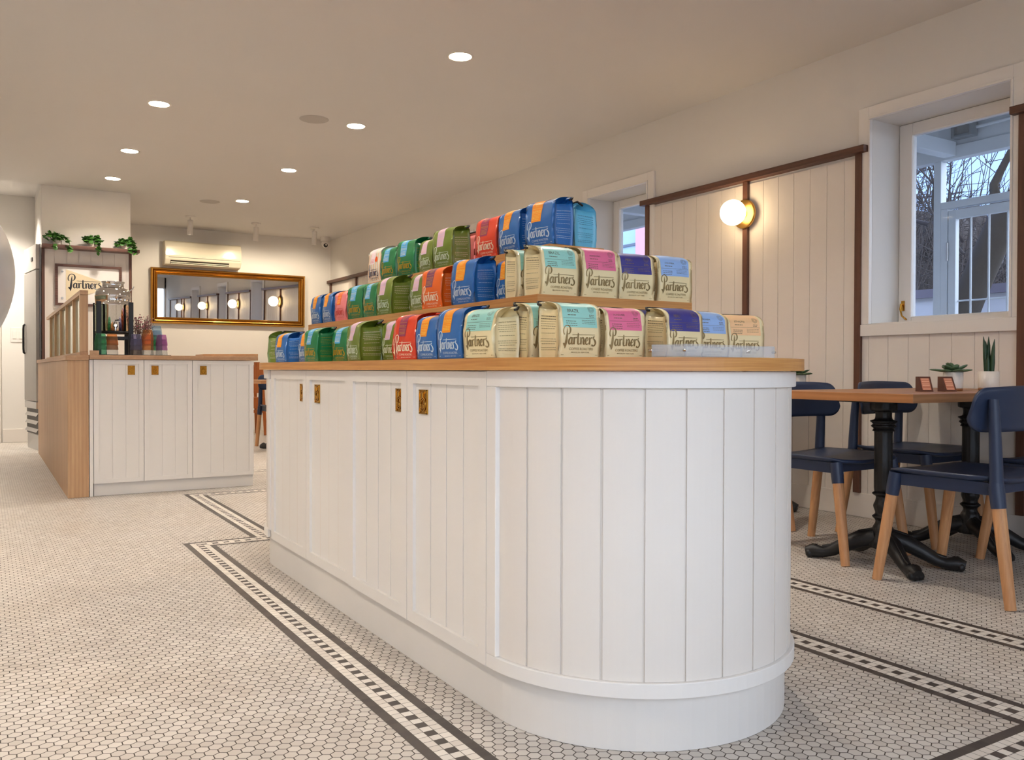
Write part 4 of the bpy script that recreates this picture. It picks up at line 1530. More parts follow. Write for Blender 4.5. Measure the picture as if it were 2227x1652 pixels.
ivy(0.665, 10.258, 2.1722, 21, 'bushy dark ivy in a white pot, left end of the walnut shelf', 3)
ivy(1.005, 10.258, 2.1722, 22, 'flatter pale ivy in a white pot, middle of the walnut shelf', 2, 0.115)
ivy(1.330, 10.258, 2.1722, 24, 'trailing ivy in a white pot, right end of the walnut shelf', 4, 0.115)

# framed pennant
fr = thing('framed_pennant', 'dark framed cream pennant on the boarded wall below ivy shelf', 'picture', (0.0, 10.3315, 0.0))
x0, x1, z0, z1 = 0.650, 1.296, 1.545, 1.985
m = MB()
for a in ((x0, x1, z1 - 0.026, z1), (x0, x1, z0, z0 + 0.026), (x0, x0 + 0.026, z0 + 0.026, z1 - 0.026), (x1 - 0.026, x1, z0 + 0.026, z1 - 0.026)):
    m.box(a[0], a[1], -0.030, -0.0005, a[2], a[3])
m.build('frame', M['walnut_x'], fr, bevel=0.002)
MB().box(x0 + 0.026, x1 - 0.026, -0.010, -0.0008, z0 + 0.026, z1 - 0.026).build('mount', M['paper'], fr)
pn = MB()
pa = [(0.752, 1.930), (1.250, 1.770), (0.752, 1.600)]
pn.add([(x, -0.0135, z) for x, z in pa] + [(x, -0.0105, z) for x, z in pa], [(0, 1, 2), (5, 4, 3), (0, 3, 4, 1), (1, 4, 5, 2), (2, 5, 3, 0)])
pn_o = pn.build('pennant', M['felt'], fr)
pl = MB()
place2d(pl, (LOGO_V, LOGO_F), lambda x, y: (x, -0.0142, y), 0.770, 1.735, 0.36, 0, 0.86)
pl.build('lettering', M['ink'], pn_o)
for zz in (1.908, 1.624):
    MB().lathe([(0.0065, -0.014), (0.0095, -0.016), (0.0105, -0.0125)], (0.718, 0.0, zz), 'Y', 16).build('eyelet', M['steel'], fr)

# ---- tall steel fridge, light switch, foil balloon at the far left
fg = thing('fridge', 'tall stainless steel upright fridge left of the plant shelf wall', 'fridge', (0.508, 10.365, 0), R(7.5))
W_ = 0.012
fb = MB().box(0.0, W_, 0.0, 0.66, 0.16, 2.19)
fb.build('cabinet_side', M['steel'], fg)
dd = MB().box(-0.035, -0.001, 0.004, 0.656, 0.525, 1.915)
dd = dd.build('door', plain('dull_steel_door', (158, 154, 148), 0.45, 0.5), fg, bevel=0.004)
hd = MB()
hd.tube([(-0.036, 0.60, 1.04), (-0.050, 0.60, 1.05), (-0.053, 0.60, 1.09), (-0.053, 0.60, 1.31), (-0.050, 0.60, 1.35), (-0.036, 0.60, 1.36)], 0.011, 8)
hd.build('handle', M['black'], dd)
tp_ = MB().box(-0.035, -0.001, 0.004, 0.656, 1.925, 2.185).build('top_panel', plain('pale_steel_panel', (198, 192, 184), 0.45, 0.4), fg, bevel=0.003)
MB().box(-0.041, -0.0355, 0.16, 0.24, 2.02, 2.06).build('lock', M['black'], tp_)
lv = MB()
lv.box(-0.034, -0.001, 0.01, 0.65, 0.445, 0.518)
lv.box(-0.012, -0.001, 0.01, 0.65, 0.17, 0.444, 1)
for k in range(3):
    z = 0.40 - k * 0.085
    lv.add([(-0.032, 0.02, z - 0.03), (-0.032, 0.64, z - 0.03), (-0.013, 0.64, z), (-0.013, 0.02, z), (-0.034, 0.02, z - 0.036), (-0.034, 0.64, z - 0.036), (-0.013, 0.64, z - 0.008), (-0.013, 0.02, z - 0.008)],
           [(0, 1, 2, 3), (7, 6, 5, 4), (0, 4, 5, 1), (1, 5, 6, 2), (2, 6, 7, 3), (3, 7, 4, 0)])
lv.build('vent', [M['steel'], M['black']], fg)
MB().box(-0.006, 0.011, 0.01, 0.65, 0.001, 0.1595).build('base', M['steel'], fg)

sw = thing('light_switch', 'white double light switch plate beside the fridge', 'switch', (0.345, 11.7495, 1.27))
MB().box(-0.072, 0.072, -0.006, -0.0005, -0.085, 0.085).build('plate', M['whiteplastic'], sw, bevel=0.002)
for sx in (-0.034, 0.034):
    MB().box(sx - 0.019, sx + 0.019, -0.011, -0.0062, -0.045, 0.045).build('rocker', M['whiteplastic'], sw, bevel=0.002)

bl = thing('foil_balloon', 'large silver foil balloon cut by the left picture edge', 'balloon', (-0.212, 3.180, 0.0))
bm_ = MB()


def balloon(u, v):
    a, b = 2 * pi * u, pi * (v - 0.5)
    r = 0.300
    z = 1.165 + 0.300 * sin(b)
    rr = r * cos(b) ** 0.9 if cos(b) > 0 else 0
    w = 0.006 * sin(14 * a) * max(0, -sin(b)) ** 2 + 0.004 * sin(9 * a + 1) * max(0, sin(b)) ** 3
    rr = max(0.001, rr + w * 2.2)
    return (rr * cos(a), rr * sin(a), z)


bm_.grid(balloon, 72, 36)
bm_.build('balloon_skin', M['foil'], bl)
MB().lathe([(0.010, 0.872), (0.014, 0.858), (0.022, 0.845)], n=14).build('neck', M['foil'], bl)
MB().tube([(0, 0, 0.860), (0.01, 0.0, 0.6), (-0.01, 0.01, 0.3), (0, 0, 0.051)], 0.0012, 5).build('ribbon', M['paper'], bl)
MB().lathe([(0.035, 0.001), (0.038, 0.006), (0.030, 0.045), (0.010, 0.051), (0.0001, 0.051)], n=20).build('weight', M['foil'], bl)

# ---- back wall: air conditioner and gilt mirror
ac = thing('air_conditioner', 'cream split air conditioner on the back wall above the mirror', 'air conditioner', (2.585, YB - 0.0005, 2.44))
prof = [(0.0, 0.165), (-0.165, 0.165), (-0.195, 0.150), (-0.212, 0.085), (-0.215, -0.03), (-0.208, -0.085), (-0.165, -0.150), (-0.10, -0.165), (0.0, -0.165)]
m = MB()
hw = 0.505
vs = [(x, y, z) for x in (-hw, hw) for y, z in prof]
n = len(prof)
m.add(vs, [(i, (i + 1) % n, n + (i + 1) % n, n + i) for i in range(n)] + [tuple(range(n - 1, -1, -1)), tuple(range(n, 2 * n))])
m.build('casing', M['ac'], ac, bevel=0.012)
MB().box(-hw + 0.045, hw - 0.02, -0.2175, -0.2155, -0.062, -0.058).build('panel_seam', M['dark'], ac)
sl = MB()
a0, a1 = Vector((-0.2060, -0.098)), Vector((-0.1720, -0.146))
for i, (p, q, mi) in enumerate(((0.0, 1.0, 0),)):
    nrm = Vector((-0.003, -0.002))
    pts = [a0 + nrm, a1 + nrm]
    sl.add([(x, pt_.x, pt_.y) for x in (-hw + 0.07, hw - 0.17) for pt_ in pts], [(0, 1, 3, 2)])
sl.build('outlet', M['dark'], ac)
lv = MB()
for k in range(2):
    c = a0.lerp(a1, 0.55 + 0.38 * k)
    lv.box(-hw + 0.075, hw - 0.175, c.x - 0.012, c.x - 0.003, c.y - 0.004, c.y + 0.004)
lv.build('louvre', M['ac'], ac)
mk = MB()
place2d(mk, ([(0, 0), (1, 0), (1, 0.12), (0, 0.12)], [(0, 1, 2, 3)]), lambda x, y: (x, -0.2166, y), -0.03, -0.048, 0.05)
mk.build('maker_mark', M['grille'], ac)

mr = thing('wall_mirror', 'wide gilt framed mirror on the back wall', 'mirror', (2.985, YB - 0.0105, 1.868))
mr.rotation_euler = (R(1.4), 0, 0)
hw, hh = 1.062, 0.378
pr = [(0.0, 0.0), (0.0, -0.045), (0.012, -0.062), (0.024, -0.060), (0.032, -0.040), (0.040, -0.056), (0.052, -0.050), (0.064, -0.028), (0.074, -0.036), (0.084, -0.026), (0.092, -0.010)]
m = MB()
rings = []
for (ins, y) in pr:
    rings.append([(-hw + ins, y, -hh + ins), (hw - ins, y, -hh + ins), (hw - ins, y, hh - ins), (-hw + ins, y, hh - ins)])
vs = [p for r in rings for p in r]
fs = [(k * 4 + i, k * 4 + (i + 1) % 4, (k + 1) * 4 + (i + 1) % 4, (k + 1) * 4 + i) for k in range(len(pr) - 1) for i in range(4)]
m.add(vs, fs)
m.build('frame', M['gilt'], mr)
MB().box(-hw + 0.085, hw - 0.085, -0.012, -0.001, -hh + 0.085, hh - 0.085).build('mirror_glass', M['mirror'], mr)

# ---- globe sconces on the walnut uprights
SC = [(4.185, 'opal globe wall sconce with brass disc on the boarded right wall'),
      (1.42, 'opal globe sconce outside the view, nearest the shop front, seen in mirror'),
      (7.05, 'opal globe sconce hidden behind the coffee bags, seen in the mirror'),
      (9.95, 'opal globe sconce at the far end of right wall, seen in the mirror')]
for y, lab in SC:
    t = thing('wall_sconce', lab, 'wall light', (XW - 0.0345, y, 1.935), 0, 'globe wall sconces')
    MB().lathe([(0.0001, -0.016), (0.092, -0.016), (0.098, -0.012), (0.098, -0.0005)], n=44, axis='X').build('back_plate', M['satin_brass'], t)
    MB().lathe([(0.030, -0.032), (0.030, -0.0165)], n=24, axis='X').build('neck', M['satin_brass'], t)
    MB().sphere((-0.112, 0, 0), 0.086, 32, 20).build('globe', M['globe'], t)


# ================================================================== TABLES, CHAIRS
def make_table(label, x0, x1, y0, y1, zt, peds, th=0.036):
    cx, cy = (x0 + x1) / 2, (y0 + y1) / 2
    t = thing('cafe_table', label, 'table', (cx, cy, 0), 0, 'cafe tables along the right wall')
    m = MB().box(x0 - cx, x1 - cx, y0 - cy, y1 - cy, zt - th, zt)
    m.mi = [1 if i in (4, 5) else 0 for i in range(6)]
    m.build('table_top', [M['table'], M['table_y']], t, bevel=0.002)
    for px in peds:
        k = MB()
        zb = zt - th - 0.0005
        k.lathe([(max(0.0001, a_), b_) for a_, b_, c_ in catmull([(q_[0], q_[1], 0) for q_ in [(0.0001, 0.075), (0.052, 0.075), (0.060, 0.10), (0.046, 0.135), (0.042, 0.165), (0.032, 0.185), (0.032, 0.20), (0.045, 0.215), (0.032, 0.230), (0.040, 0.262), (0.032, 0.285), (0.030, 0.305), (0.046, 0.318), (0.030, 0.332),
                 (0.038, 0.345), (0.038, 0.590), (0.046, 0.600), (0.040, 0.610), (0.052, 0.622), (0.044, 0.632), (0.056, 0.645), (0.036, 0.655), (0.036, zb - 0.055), (0.055, zb - 0.048), (0.055, zb - 0.012)]], 4)], (px - cx, 0, 0), n=48, flute=0.03, nf=12)
        k.box(px - cx - 0.14, px - cx + 0.14, -0.14, 0.14, zb - 0.012, zb)
        ped = k.build('pedestal', M['iron'], t)
        for sx, sy in ((-1, -1), (1, -1), (-1, 1), (1, 1)):
            f = MB()
            dx, dy = 0.165 * sx, 0.275 * sy
            b = Vector((px - cx, 0, 0))
            P = [(0.10, 0.120), (0.30, 0.105), (0.50, 0.072), (0.68, 0.040), (0.80, 0.030), (0.93, 0.034), (1.03, 0.026)]
            rad = [0.040, 0.038, 0.032, 0.026, 0.026, 0.033, 0.022]
            f.tube([b + Vector((dx * q, dy * q, max(zz, rr * 0.62 + 0.001))) for (q, zz), rr in zip(P, rad)], rad, 12)
            f.v = [(x, y, max(0.001, z)) for x, y, z in f.v]
            # ribs and toe lumps of the casting
            f.tube([b + Vector((dx * q, dy * q, zz + rr * 0.9)) for (q, zz), rr in zip(P[:5], rad)], 0.009, 8)
            e = Vector((dx, dy, 0)).normalized()
            s = Vector((-e.y, e.x, 0))
            for w in (-1, 0, 1):
                c = b + Vector((dx, dy, 0)) * 0.98 + s * 0.018 * w
                f.sphere((c.x, c.y, 0.022), 0.017, 10, 6, sc=(1, 1, 1.1))
            c = b + Vector((dx, dy, 0)) * 0.90
            f.sphere((c.x, c.y, 0.050), 0.016, 10, 6)
            f.build('pedestal_foot', M['iron'], ped)
    return t


make_table('oak topped cafe table with two cast iron pedestals nearest the viewer', 3.10, 4.425, 2.05, 2.80, 0.779, (3.45, 4.135))
make_table('oak cafe table behind the island, only its end corner visible', 3.12, 4.425, 3.50, 4.25, 0.757, (3.47, 4.10))
make_table('oak cafe table seen in the gap between cabinet and island', 2.42, 3.74, 8.85, 9.60, 0.757, (2.77, 3.40))


def make_chair(label, loc, rz):
    """faces local +Y"""
    t = thing('cafe_chair', label, 'chair', (*loc, 0), rz, 'navy cafe chairs')
    # seat: dished moulded shell
    m = MB()
    nu, nv = 18, 16

    def top(u, v):
        x, y = (u - 0.5) * 2, (v - 0.5) * 2
        ex = 0.235 * (1 - 0.06 * (1 - v))
        px, py = x * ex, 0.02 + y * 0.235
        # squircle corners
        k = (abs(x) ** 5 + abs(y) ** 5) ** 0.2 / max(abs(x), abs(y), 1e-6) if max(abs(x), abs(y)) > 0 else 1
        px, py = px / max(1, k) if k > 1 else px, 0.02 + (py - 0.02) / max(1, k)
        dish = -0.016 * (1 - x * x) * (1 - (y + 0.15) ** 2 * 0.8) + 0.012 * max(0, y) * 0 - 0.020 * max(0, y - 0.55) ** 2 * 2
        return Vector((px, py, 0.468 + dish + 0.010 * (x * x)))
    vs, fs = [], []
    for j in range(nv + 1):
        for i in range(nu + 1):
            vs.append(top(i / nu, j / nv))
    W = nu + 1
    nT = len(vs)
    for j in range(nv + 1):
        for i in range(nu + 1):
            p = vs[j * W + i].copy()
            ed = min(i, nu - i, j, nv - j)
            p.z -= 0.012 if ed == 0 else 0.020
            vs.append(p)
    for j in range(nv):
        for i in range(nu):
            a = j * W + i
            fs.append((a, a + 1, a + W + 1, a + W))
            b = nT + a
            fs.append((b + W, b + W + 1, b + 1, b))
    for i in range(nu):
        fs.append((i + 1, i, nT + i, nT + i + 1))
        k = nv * W + i
        fs.append((k, k + 1, nT + k + 1, nT + k))
    for j in range(nv):
        k = j * W
        fs.append((k, k + W, nT + k + W, nT + k))
        k = j * W + nu
        fs.append((k + W, k, nT + k, nT + k + W))
    m.add(vs, fs, 0, True)
    # deep apron under the shell
    ap = [(-0.195, -0.175), (0.195, -0.175), (0.205, 0.18), (-0.205, 0.18)]
    inn = [(-0.180, -0.160), (0.180, -0.160), (0.190, 0.165), (-0.190, 0.165)]
    m.band(ap, inn, 0.405, 0.452)
    m.build('seat', M['navy'], t)
    # legs in moulded sockets
    for sx, fy, ty in ((-1, 0.275, 0.205), (1, 0.275, 0.205), (-1, -0.275, -0.205), (1, -0.275, -0.205)):
        foot = Vector((sx * 0.222, fy, 0.0008))
        topp = Vector((sx * 0.200, ty, 0.455))
        d = topp - foot
        lg = MB().tube([foot, foot + d * 0.45, foot + d * 0.80], [0.0195, 0.0230, 0.0238], 16)
        lo = lg.build('leg', M['beech'], t)
        so = MB().tube([foot + d * 0.795, foot + d * 0.90, foot + d * 1.0], [0.0262, 0.0275, 0.0270], 16)
        so.build('leg_socket', M['navy'], t)
    # back posts and curved back panel
    for sx in (-1, 1):
        pts = [(sx * 0.200, -0.208, 0.430), (sx * 0.199, -0.205, 0.52), (sx * 0.198, -0.200, 0.62), (sx * 0.195, -0.194, 0.72), (sx * 0.193, -0.190, 0.765)]
        MB().tube(pts, [0.0245, 0.0235, 0.0215, 0.0195, 0.016], 14).build('back_post', M['navy'], t)
    nb_, mb_ = 36, 10

    def bk(u, v, off):
        x = sin(pi * (u - 0.5))
        z = 0.640 + 0.165 * v
        # rounded ends
        e = max(0.0, abs(x) - 0.78) / 0.22
        cz = 0.7225
        half = 0.0825 * (0.30 + 0.70 * sqrt(max(0.0, 1 - (e * 0.995) ** 2.2)))
        z = cz + (v - 0.5) * 2 * half + 0.010 * (1 - x * x) * (v)
        y = -0.178 + 0.062 * abs(x) ** 2.2 - 0.022 * v - off * 1.0
        return Vector((x * 0.243, y, z))
    b = MB()
    vs = [bk(i / nb_, j / mb_, 0.0) for j in range(mb_ + 1) for i in range(nb_ + 1)] + [bk(i / nb_, j / mb_, 0.014) for j in range(mb_ + 1) for i in range(nb_ + 1)]
    Wb = nb_ + 1
    n0 = Wb * (mb_ + 1)
    fs = []
    for j in range(mb_):
        for i in range(nb_):
            a = j * Wb + i
            fs.append((a + Wb, a + Wb + 1, a + 1, a))
            fs.append((n0 + a, n0 + a + 1, n0 + a + Wb + 1, n0 + a + Wb))
    for i in range(nb_):
        fs.append((i, i + 1, n0 + i + 1, n0 + i))
        k = mb_ * Wb + i
        fs.append((k + 1, k, n0 + k, n0 + k + 1))
    for j in range(mb_):
        k = j * Wb
        fs.append((k + Wb, k, n0 + k, n0 + k + Wb))
        k = k + nb_
        fs.append((k, k + Wb, n0 + k + Wb, n0 + k))
    b.add(vs, fs, 0, True)
    b.build('backrest', M['navy'], t)
    return t


ch = make_chair('navy cafe chair in the right foreground with its back to the viewer', (3.400, 1.985), 0.0)
CH = [('navy cafe chair behind near pedestal, its left part hidden by the island', 3.490, 2.757, pi),
      ('navy cafe chair behind the table in front of walnut upright', 4.165, 2.765, pi + 0.02),
      ('navy cafe chair at right edge behind the foreground chair', 4.160, 1.985, -0.02),
      ('navy cafe chair behind the island at the farther table', 3.50, 3.44, 0.05),
      ('navy cafe chair in the gap between the white cabinet and island', 2.86, 9.56, pi)]
for lab, x, y, rz in CH:
    c = copy_tree(ch)
    c.location = (x, y, 0)
    c.rotation_euler = (0, 0, rz)
    c['label'] = lab

# wooden high chair far off in the gap
hc = thing('high_chair', 'honey coloured wooden high chair in the gap beyond the cabinet', 'chair', (2.93, 11.60, 0), 0)
for sx in (-1, 1):
    for sy in (-1, 1):
        MB().tube([(sx * 0.24, sy * 0.22, 0.001), (sx * 0.20, sy * 0.17, 0.93)], 0.022, 8).build('leg', M['orange_wood'], hc)
MB().box(-0.19, 0.19, -0.16, 0.16, 0.48, 0.50).build('seat', M['orange_wood'], hc)
MB().box(-0.215, 0.215, -0.205, -0.165, 0.56, 0.90).build('back_panel', M['orange_wood'], hc)
MB().box(-0.22, 0.22, -0.24, -0.206, 0.36, 0.50).build('front_rail', M['orange_wood'], hc)
MB().box(-0.235, 0.235, -0.235, -0.18, 0.30, 0.34).build('foot_rail', M['orange_wood'], hc)
MB().box(0.10, 0.17, -0.20, -0.17, 0.9005, 0.965).build('grip', M['orange_wood'], hc)

# ---- pots and little card holders on the near table
ZT = 0.7792


def pot(t, r, h, mat_saucer=True):
    z0 = 0.0
    if mat_saucer:
        MB().lathe([(r * 0.92, 0.0), (r * 0.98, 0.003), (r * 0.98, 0.011), (0.0001, 0.011)], n=32).build('saucer', M['terracotta'], t)
        z0 = 0.0112
    MB().lathe([(r * 0.93, z0), (r * 0.97, z0 + 0.004), (r, h), (r * 0.90, h), (r * 0.88, h - 0.012), (0.0001, h - 0.012)], n=72, flute=0.016, nf=24).build('pot', M['ceramic'], t)
    MB().lathe([(0.0001, h - 0.010), (r * 0.86, h - 0.0105)], n=24).build('soil', M['soil'], t)


def rosette(label, loc, seed, sc=1.0):
    r = random.Random(seed)
    t = thing('potted_succulent', label, 'plant', loc, 0)
    pot(t, 0.042, 0.086)
    m = MB()
    for ring, (cnt, el, ln_, wd) in enumerate(((8, 0.10, 0.088, 0.021), (7, 0.45, 0.066, 0.019), (6, 0.9, 0.046, 0.016), (3, 1.25, 0.032, 0.012))):
        for i in range(cnt):
            a = 2 * pi * (i + ring * 0.4) / cnt + r.uniform(-0.15, 0.15)
            l = ln_ * r.uniform(0.8, 1.2) * sc
            d = Vector((cos(a) * cos(el), sin(a) * cos(el), sin(el)))
            c = Vector((0, 0, 0.088)) + d * l * 0.52
            side_ = Vector((-sin(a), cos(a), 0))
            n = side_.cross(d)
            q = MB().sphere((0, 0, 0), 1.0, 10, 6)
            m.add([c + d * (x * l * 0.55) + side_ * (y * wd * (1 - 0.45 * max(0, -x))) + n * (z * 0.006) for x, y, z in q.v], q.f, 0, True)
    m.build('leaves', M['succulent'], t)
    return t


rosette('grey green rosette succulent in a white fluted pot behind card holder', (3.835, 2.335, ZT), 3, 0.95)
rosette('succulent peeping past the right end of island worktop, far table', (4.255, 3.575, 0.7572), 8, 0.95)
t = thing('snake_plant', 'small upright snake plant in a white fluted pot on table', 'plant', (4.03, 2.28, ZT))
pot(t, 0.045, 0.090)
m = MB()
r = random.Random(4)
for i in range(8):
    a = r.uniform(0, 2 * pi)
    bx, by = 0.024 * cos(a) * r.uniform(0.2, 1), 0.024 * sin(a) * r.uniform(0.2, 1)
    h = r.uniform(0.07, 0.16) if i > 1 else 0.165
    lx, ly = bx * 0.9 + r.uniform(-0.01, 0.01), by * 0.9
    m.tube([(bx, by, 0.075), (bx + lx * 0.3, by + ly * 0.3, 0.09 + h * 0.4), (bx + lx * 0.7, by + ly * 0.6, 0.09 + h * 0.75), (bx + lx, by + ly, 0.09 + h)], [0.009, 0.010, 0.007, 0.001], 8)
m.build('leaves', M['snake'], t)

cardm = plain('copper_printed_card', (196, 122, 92), 0.6, var=0.05)
for lab, x, y, rz in (('small brown wooden card holder nearer the table corner', 3.545, 2.290, -0.62), ('small brown wooden card holder in front of the rosette succulent', 3.66, 2.255, -0.50)):
    t = thing('card_holder', lab, 'card holder', (x, y, ZT), rz, 'brown wooden card holders on the near table')
    m = MB()
    pr_ = [(-0.032, 0.0003), (0.034, 0.0003), (0.034, 0.066), (0.006, 0.066)]
    vs = [(xx, yy, zz) for xx in (-0.026, 0.026) for yy, zz in pr_]
    m.add(vs, [(3, 2, 1, 0), (4, 5, 6, 7), (0, 1, 5, 4), (1, 2, 6, 5), (2, 3, 7, 6), (3, 0, 4, 7)])
    m.build('block', plain('brown_stained_wood', (88, 46, 32), 0.5, var=0.15), t)

    def face(u, v):
        b, e = Vector((-0.032, 0.0003)), Vector((0.006, 0.066))
        p = b.lerp(e, v)
        return (-0.026 + 0.052 * u, p.x - 0.0009, p.y + 0.0004)
    m = MB().grid(lambda a, b: face(0.14 + 0.72 * a, 0.10 + 0.78 * b), 1, 1)
    cd = m.build('card', cardm, t)
    m = MB()
    for v0, hh in ((0.80, 0.06), (0.62, 0.09), (0.50, 0.05), (0.36, 0.10), (0.14, 0.06)):
        a0 = 0.20
        m.add([tuple(Vector(face(q, v)) + Vector((0, -0.0006, 0.0003))) for q, v in ((a0, v0), (0.80, v0), (0.80, v0 + hh), (a0, v0 + hh))], [(0, 1, 2, 3)])
    m.build('card_print', plain('pale_copper_print', (226, 164, 132), 0.6), cd)


# ================================================================== OUTSIDE THE RIGHT WINDOWS
gd = MB().box(XW + 0.33, 40, -40, 34, -0.12, -0.02)
gd.box(-40, XW + 0.33, -40, YF - 0.21, -0.12, -0.02)  # unseen ground before the shop front, added to block sky light from below
struct(gd.build('ground', M['ground']))
# porch: corrugated sheet over beams
rf = MB()
NR = 150
ys = [-0.5 + i * (11.5 / NR) for i in range(NR + 1)]
vs = []
for x, z in ((XW + 0.33, 2.86), (5.98, 2.66)):
    for y in ys:
        vs.append((x, y, z + 0.011 * sin(y * 2 * pi / 0.115)))
rf.add(vs, [(i, i + 1, NR + 2 + i, NR + 1 + i) for i in range(NR)], 0, True)
struct(rf.build('porch_roof', M['roof'], solid=0.004))
bmm = MB()
bmm.box(5.90, 5.98, -0.5, 11.0, 2.385, 2.475)
bmm.box(5.915, 5.965, -0.5, 11.0, 2.4755, 2.672)
bmm.box(4.80, 5.8995, 3.585, 3.675, 2.40, 2.50)
bmm.box(4.80, 5.8995, 6.55, 6.64, 2.40, 2.50)
struct(bmm.build('porch_beam', M['outpaint'], bevel=0.003))
for lab, y in (('white porch post left of the barred gate outside the window', 3.70), ('white porch post outside the view by the second window', 8.10)):
    o = MB().box(5.905, 5.975, y, y + 0.055, -0.02, 2.3845).build('porch_post', M['outpaint'], bevel=0.003)
    tag(o, lab, 'post', 'porch posts')
fp_ = MB().box(5.905, 5.972, 2.55, 3.6995, 2.035, 2.085)
fp_.box(5.905, 5.972, 3.651, 3.6995, -0.02, 2.0345)
struct(fp_.build('gate_surround', M['outpaint'], bevel=0.002))
gt = thing('barred_gate', 'white barred gate seen through the large right window', 'gate', (5.91, 3.645, 0))
m = MB()
m.box(0, 0.045, -0.055, 0, 0.02, 2.02)
m.box(0, 0.045, -1.02, -0.965, 0.02, 2.02)
m.box(0, 0.045, -0.965, -0.055, 1.955, 2.02)
m.box(0, 0.045, -0.965, -0.055, 0.02, 0.12)
m.build('gate_frame', M['outpaint'], gt, bevel=0.003)
for k in range(7):
    y = -0.155 - k * 0.1285
    MB().tube([(0.022, y, 0.121), (0.022, y, 1.9545)], 0.0075, 8).build('bar', M['outpaint'], gt)
MB().tube([(0.036, -0.056, 1.372), (0.036, -0.964, 1.372)], 0.006, 8).build('cross_bar', M['outpaint'], gt)
MB().lathe([(0.010, 1.66), (0.010, 1.79)], (-0.008, 0.002, 0), n=10).build('hinge', M['steel'], gt)

jb = thing('flood_light', 'grey square flood light fixed under the porch roof outside', 'lamp', (5.86, 3.50, 2.505))
m = MB()
for a in ((-0.075, -0.055, 0.0, 0.135), (0.055, 0.075, 0.0, 0.135), (-0.055, 0.055, 0.0, 0.02), (-0.055, 0.055, 0.115, 0.135)):
    m.box(-0.045, 0.035, a[0], a[1], a[2], a[3])
m.box(0.0, 0.035, -0.055, 0.055, 0.02, 0.115)
m.build('lamp_housing', plain('grey_cast_housing', (122, 128, 132), 0.5), jb, bevel=0.004)
MB().box(-0.030, -0.026, -0.0545, 0.0545, 0.0205, 0.1145).build('lamp_glass', M['clear'], jb)
MB().tube([(0.02, -0.0755, 0.06), (0.025, -0.9, 0.075)], 0.012, 8).build('conduit', M['outpaint'], jb)

gw = MB().box(7.62, 7.75, -6, 9.0, -0.02, 1.56)
gw.box(7.58, 7.79, -6, 9.0, 1.5605, 1.64, 1)
gw.box(7.612, 7.6195, -6, 9.0, 1.36, 1.375, 1)
o = gw.build('garden_wall', [M['outwall'], plain('slate_coping', (120, 116, 132), 0.8)])
tag(o, 'low pale garden wall with dark coping beyond the barred gate', 'wall')

tr = thing('garden_tree', 'leaning dark barked bare tree beyond the barred gate', 'tree', (7.15, 4.60, -0.02))
tk = MB()
tk.tube([(0, 0.12, 0), (0.02, -0.02, 0.7), (0.03, -0.38, 1.55), (0.06, -0.62, 2.12), (0.10, -1.05, 2.7)], [0.19, 0.15, 0.125, 0.12, 0.09], 14)
tk.tube([(0.03, -0.30, 1.35), (0.05, -0.10, 1.9), (0.06, -0.02, 2.4), (0.10, -0.05, 2.9)], [0.07, 0.035, 0.028, 0.020], 10)
tk.tube([(0.06, -0.60, 2.1), (0.06, -0.55, 2.45), (0.05, -0.75, 2.8)], [0.07, 0.035, 0.025], 10)
tk.build('trunk', M['bark'], tr)
rnd = random.Random(12)
br = MB()


def grow(p, d, l, rad, lev):
    pts = [p]
    q = p
    for k in range(4):
        d = (d + Vector((rnd.uniform(-0.25, 0.25), rnd.uniform(-0.3, 0.3), rnd.uniform(-0.18, 0.22)))).normalized()
        q = q + d * l / 4
        pts.append(q)
    br.tube(pts, [rad, rad * 0.85, rad * 0.7, rad * 0.55, rad * 0.4], 5)
    if lev:
        for k in range(4 if lev > 1 else 5):
            b = pts[rnd.randint(1, 4)]
            nd = (d + Vector((rnd.uniform(-0.7, 0.7), rnd.uniform(-1.1, 1.1), rnd.uniform(-0.5, 0.8)))).normalized()
            grow(b, nd, l * rnd.uniform(0.5, 0.8), rad * 0.55, lev - 1)


for p, d, l, rd in (((0.10, -0.05, 2.85), (0.1, 0.5, 1), 1.0, 0.018), ((0.10, -1.0, 2.65), (0.1, -0.3, 1), 1.4, 0.05), ((0.05, -0.75, 2.8), (0, -0.5, 0.9), 1.2, 0.022), ((0.06, 0.03, 2.2), (-0.1, 0.9, 0.5), 0.9, 0.022),
                    ((0.05, -0.3, 1.9), (-0.2, 0.7, 0.7), 0.9, 0.014), ((0.05, -0.3, 2.0), (-0.2, 0.5, 0.9), 1.1, 0.016), ((0.05, -0.9, 2.4), (-0.1, 0.35, 1), 1.2, 0.018)):
    grow(Vector(p), Vector(d), l, rd, 2)
br.build('branches', M['twig'], tr)

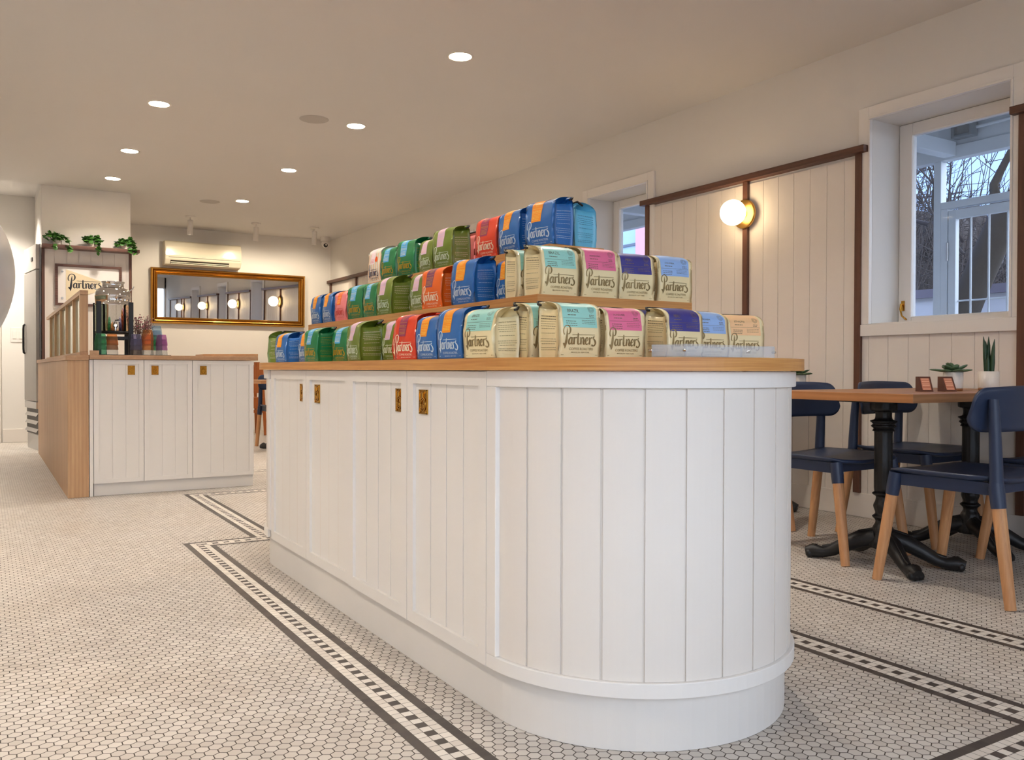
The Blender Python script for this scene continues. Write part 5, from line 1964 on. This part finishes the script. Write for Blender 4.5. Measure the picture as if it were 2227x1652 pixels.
# thicket of bare trees farther back
th_ = MB()
rnd = random.Random(31)
for i in range(640):
    y = rnd.uniform(5.5, 20)
    x = rnd.uniform(13, 17)
    top = 2.2 + 3.9 * max(0.0, min(1.0, (y - 7.6) / 3.6)) + rnd.uniform(-0.9, 0.7)
    b = Vector((x, y, 0.0))
    e = b + Vector((rnd.uniform(-0.6, 0.6), rnd.uniform(-1.3, 1.3), max(0.8, top)))
    mid = b.lerp(e, 0.5) + Vector((rnd.uniform(-0.3, 0.3), rnd.uniform(-0.3, 0.3), 0))
    th_.tube([b, mid, e], [0.034, 0.018, 0.005], 4)
    for k in range(9):
        q = mid.lerp(e, rnd.random()) if k > 2 else b.lerp(mid, rnd.random())
        e2 = q + Vector((rnd.uniform(-0.5, 0.5), rnd.uniform(-1.0, 1.0), rnd.uniform(-0.2, 0.9)))
        th_.tube([q, e2], [0.009, 0.003], 3)
for i in range(150):
    y = rnd.uniform(9.0, 20)
    top = 1.6 + 3.3 * max(0.0, min(1.0, (y - 9.6) / 2.2))
    th_.sphere((rnd.uniform(17.5, 19.5), y, rnd.uniform(0.3, top)), rnd.uniform(0.4, 0.9), 8, 6, sc=(1, 1, rnd.uniform(0.9, 1.5)))
o = th_.build('thicket', M['twig'])
tag(o, 'thicket of bare winter branches behind the garden wall', 'trees', kind='stuff')

hb = thing('neighbour_building', 'pale blue and pink neighbouring building through the second window', 'building', (11.5, 15.0, 0))
MB().box(0, 0.6, -2.6, 9.0, -0.02, 8.0).build('facade', plain('pale_blue_render', (176, 206, 226), 0.8), hb)
MB().box(-0.06, -0.001, -2.5, -1.2, 0.0, 8.0).build('pink_panel', M['pinkpanel'], hb)
for z in (2.55, 3.45, 4.3):
    MB().box(-0.03, -0.001, -1.199, 9.0, z, z + 0.05).build('ledge', plain('ledge_grey', (110, 120, 136), 0.8), hb)
for k, y in enumerate((0.2, 3.0)):
    MB().box(-0.02, -0.001, y, y + 1.2, 2.9, 3.4).build('window', plain('dark_glass', (66, 84, 110), 0.2), hb)
